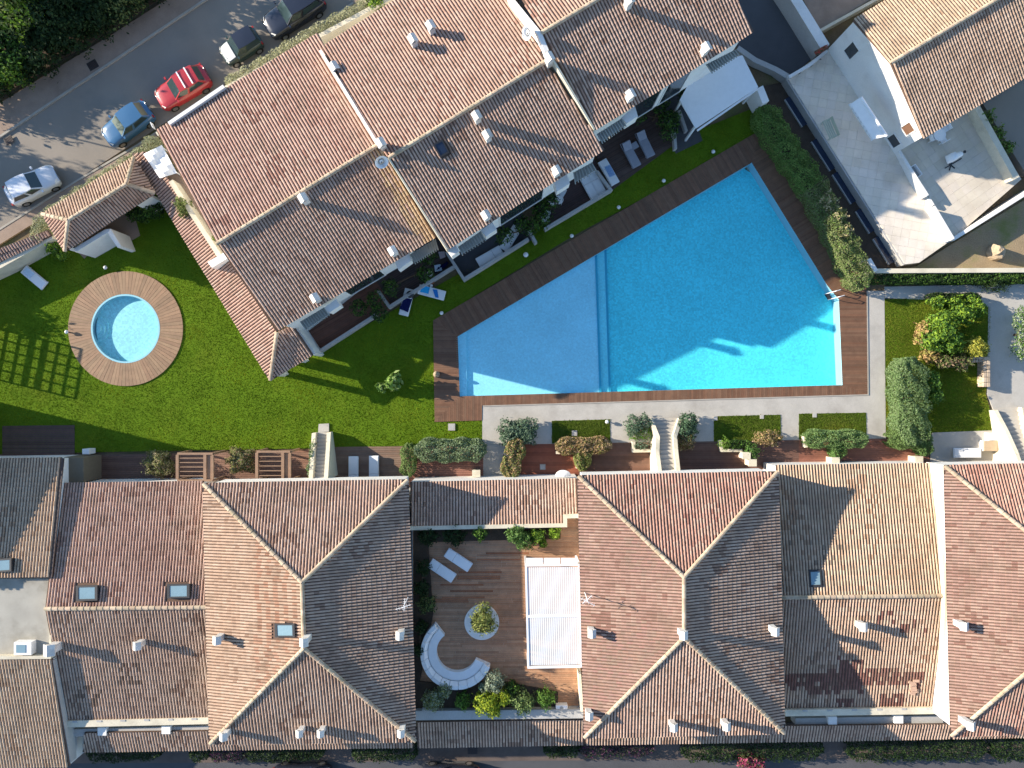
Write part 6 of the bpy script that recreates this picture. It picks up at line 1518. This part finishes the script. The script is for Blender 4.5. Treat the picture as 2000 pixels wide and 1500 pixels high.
ar = thing('white_hood','small half round white hood on the wall above the red terrace','hood',W(1100,925,1.5)); p = W(1100,930,2.3); mb = MB()
mb.add([(p.x+.55*math.cos(math.pi*i/12),p.y+.42*math.sin(math.pi*i/12),2.3) for i in range(13)]+[(p.x,p.y,2.55)],[(i,i+1,13) for i in range(12)]); mb.add([(p.x+.55*math.cos(math.pi*i/12),p.y+.42*math.sin(math.pi*i/12),z) for z in (2.2,2.3) for i in range(13)],[(i,i+1,14+i,13+i) for i in range(12)]); mb.build('shell',M['white'],ar)
# garden bollard lamps and small white covers
def make_lamp():
    t = local_thing('garden_lamp'); mb = MB(); mb.tube((0,0,0),(0,0,.26),.05,n=10); mb.build('stem',M['dark'],t); mb = MB(); mb.lathe((0,0,.26),[(.13,0),(.14,.05),(.09,.13),(.03,.16)],14); mb.build('lens',M['lamp'],t); return t
gl_ = make_lamp()
for x,y,lab in ((1394,295,'garden lamp on the grass strip nearest the top corner of the pool'),(1297,352,'garden lamp on the dark grass strip below the grey loungers'),(1209,404,'garden lamp on the grass strip in front of the striped towel lounger'),(1117,460,'garden lamp on the grass strip in front of the round table terrace'),(1027,497,'garden lamp on the grass strip in front of the paved terrace'),(862,611,'garden lamp at the deck corner below the blue towel lounger'),(204,522,'garden lamp on the lawn above the round deck'),(128,648,'garden lamp at the left rim of the round deck'),(1186,824,'garden lamp in the corner of the left grass bed')):
    place(gl_,x,y,0,lab,0,'small white garden lamps','lamp',1.0 if x != 1027 else 1.3,top=.4)
def cover(label,px,py,s,z=.04):
    p = W(px,py,z); t = thing('access_cover',label,'cover',(p.x,p.y,0)); mb = MB(); mb.box((p.x,p.y,z),(s,s,.05)); mb.build('lid',M['concrete'],t); mb = MB(); mb.box((p.x,p.y,z+.027),(s*.7,s*.7,.008)); mb.build('plate',M['greywall'],t)
for x,y,s,lab in ((882,834,.5,'square pale cover in the lawn below the pool deck corner'),(1397,817,.3,'square cover in the left corner of the middle grass bed'),(1488,814,.28,'square cover at the upper side of the middle grass bed'),(1591,811,.3,'square cover at the upper side of the right grass bed'),(1122,846,.38,'square pale cover at the lower side of the left grass bed'),(1060,912,.4,'white square cover on the red brown terrace')): cover(lab,x,y,s,.055)
wb = thing('service_box','white service box standing in the shade below the lawn','box',W(168,882,0)); p = W(168,882,.8); mb = MB(); mb.box((p.x,p.y,.45),(.5,.38,.8)); mb.build('case',M['metalw'],wb,bevel=.02); mb = MB(); mb.box((p.x,p.y-.2,.45),(.4,.02,.6)); mb.build('door',M['greywall'],wb)
sb = thing('stone_block','rough stone faced block between the first two houses of the lower terrace','wall block',W(143,915,0)); q = px_poly([(125,893),(163,894),(163,942),(128,942)],2.2); mb = MB(); mb.prism([tuple(x.xy) for x in q],0,2.2); mb.build('block',cloth('brown_stone',(.17,.14,.10)),sb)
# satellite dishes and aerials
def dish(label,px,py,z,az):
    p = W(px,py,z+.6); t = thing('satellite_dish',label,'satellite dish',(p.x,p.y,z)); mb = MB(); mb.tube((p.x,p.y,z-.3),(p.x,p.y,z+.55),.03); mb.build('mast',M['dark'],t)
    n = 18; ax = Vector((math.cos(az)*.8,math.sin(az)*.8,.6)).normalized(); u = ax.cross(Vector((0,0,1))).normalized(); v_ = u.cross(ax); mb = MB(); vv = [Vector((p.x,p.y,z+.6))-ax*.08]
    for r,dp in ((.2,-.05),(.42,.06)):
        for i in range(n): vv.append(Vector((p.x,p.y,z+.6))+u*r*math.cos(2*math.pi*i/n)+v_*r*math.sin(2*math.pi*i/n)+ax*dp)
    mb.add(vv,[(0,1+i,1+(i+1)%n) for i in range(n)]+[(1+i,1+(i+1)%n,1+n+(i+1)%n,1+n+i) for i in range(n)][::-1]); mb.build('dish',M['metalw'],t,smooth=True)
    mb = MB(); mb.tube(Vector((p.x,p.y,z+.6))-v_*.35,Vector((p.x,p.y,z+.6))+ax*.45,.018); mb.build('arm',M['dark'],t)
dish('white satellite dish on the ridge between the first two upper houses',745,316,8.3,R(-60)); dish('white satellite dish beside the parapet of the far upper house',1030,64,9.0,R(200))
def aerial(label,px,py,z,ang):
    p = W(px,py,z+1.6); t = thing('tv_aerial',label,'aerial',(p.x,p.y,z)); mb = MB(); mb.tube((p.x,p.y,z-.2),(p.x,p.y,z+2.2),.025); mb.build('mast',M['metalw'],t)
    for h_,l_,an in ((2.1,1.0,ang),(1.6,.8,ang+1.2)):
        a0 = Vector((p.x-math.cos(an)*l_/2,p.y-math.sin(an)*l_/2,z+h_)); b0 = Vector((p.x+math.cos(an)*l_/2,p.y+math.sin(an)*l_/2,z+h_)); mb = MB(); mb.tube(a0,b0,.015)
        for k in range(6):
            c_ = a0.lerp(b0,(k+.5)/6); s_ = .13; mb.tube(c_+Vector((-math.sin(an)*s_,math.cos(an)*s_,0)),c_-Vector((-math.sin(an)*s_,math.cos(an)*s_,0)),.006,n=5)
        mb.build('antenna',M['metalw'],t)
aerial('thin white tv aerial at the east eave of the first hipped house',790,1181,5.0,.3); aerial('white tv aerial at the west eave of the hipped house right of the courtyard',1147,1171,5.0,-.5)
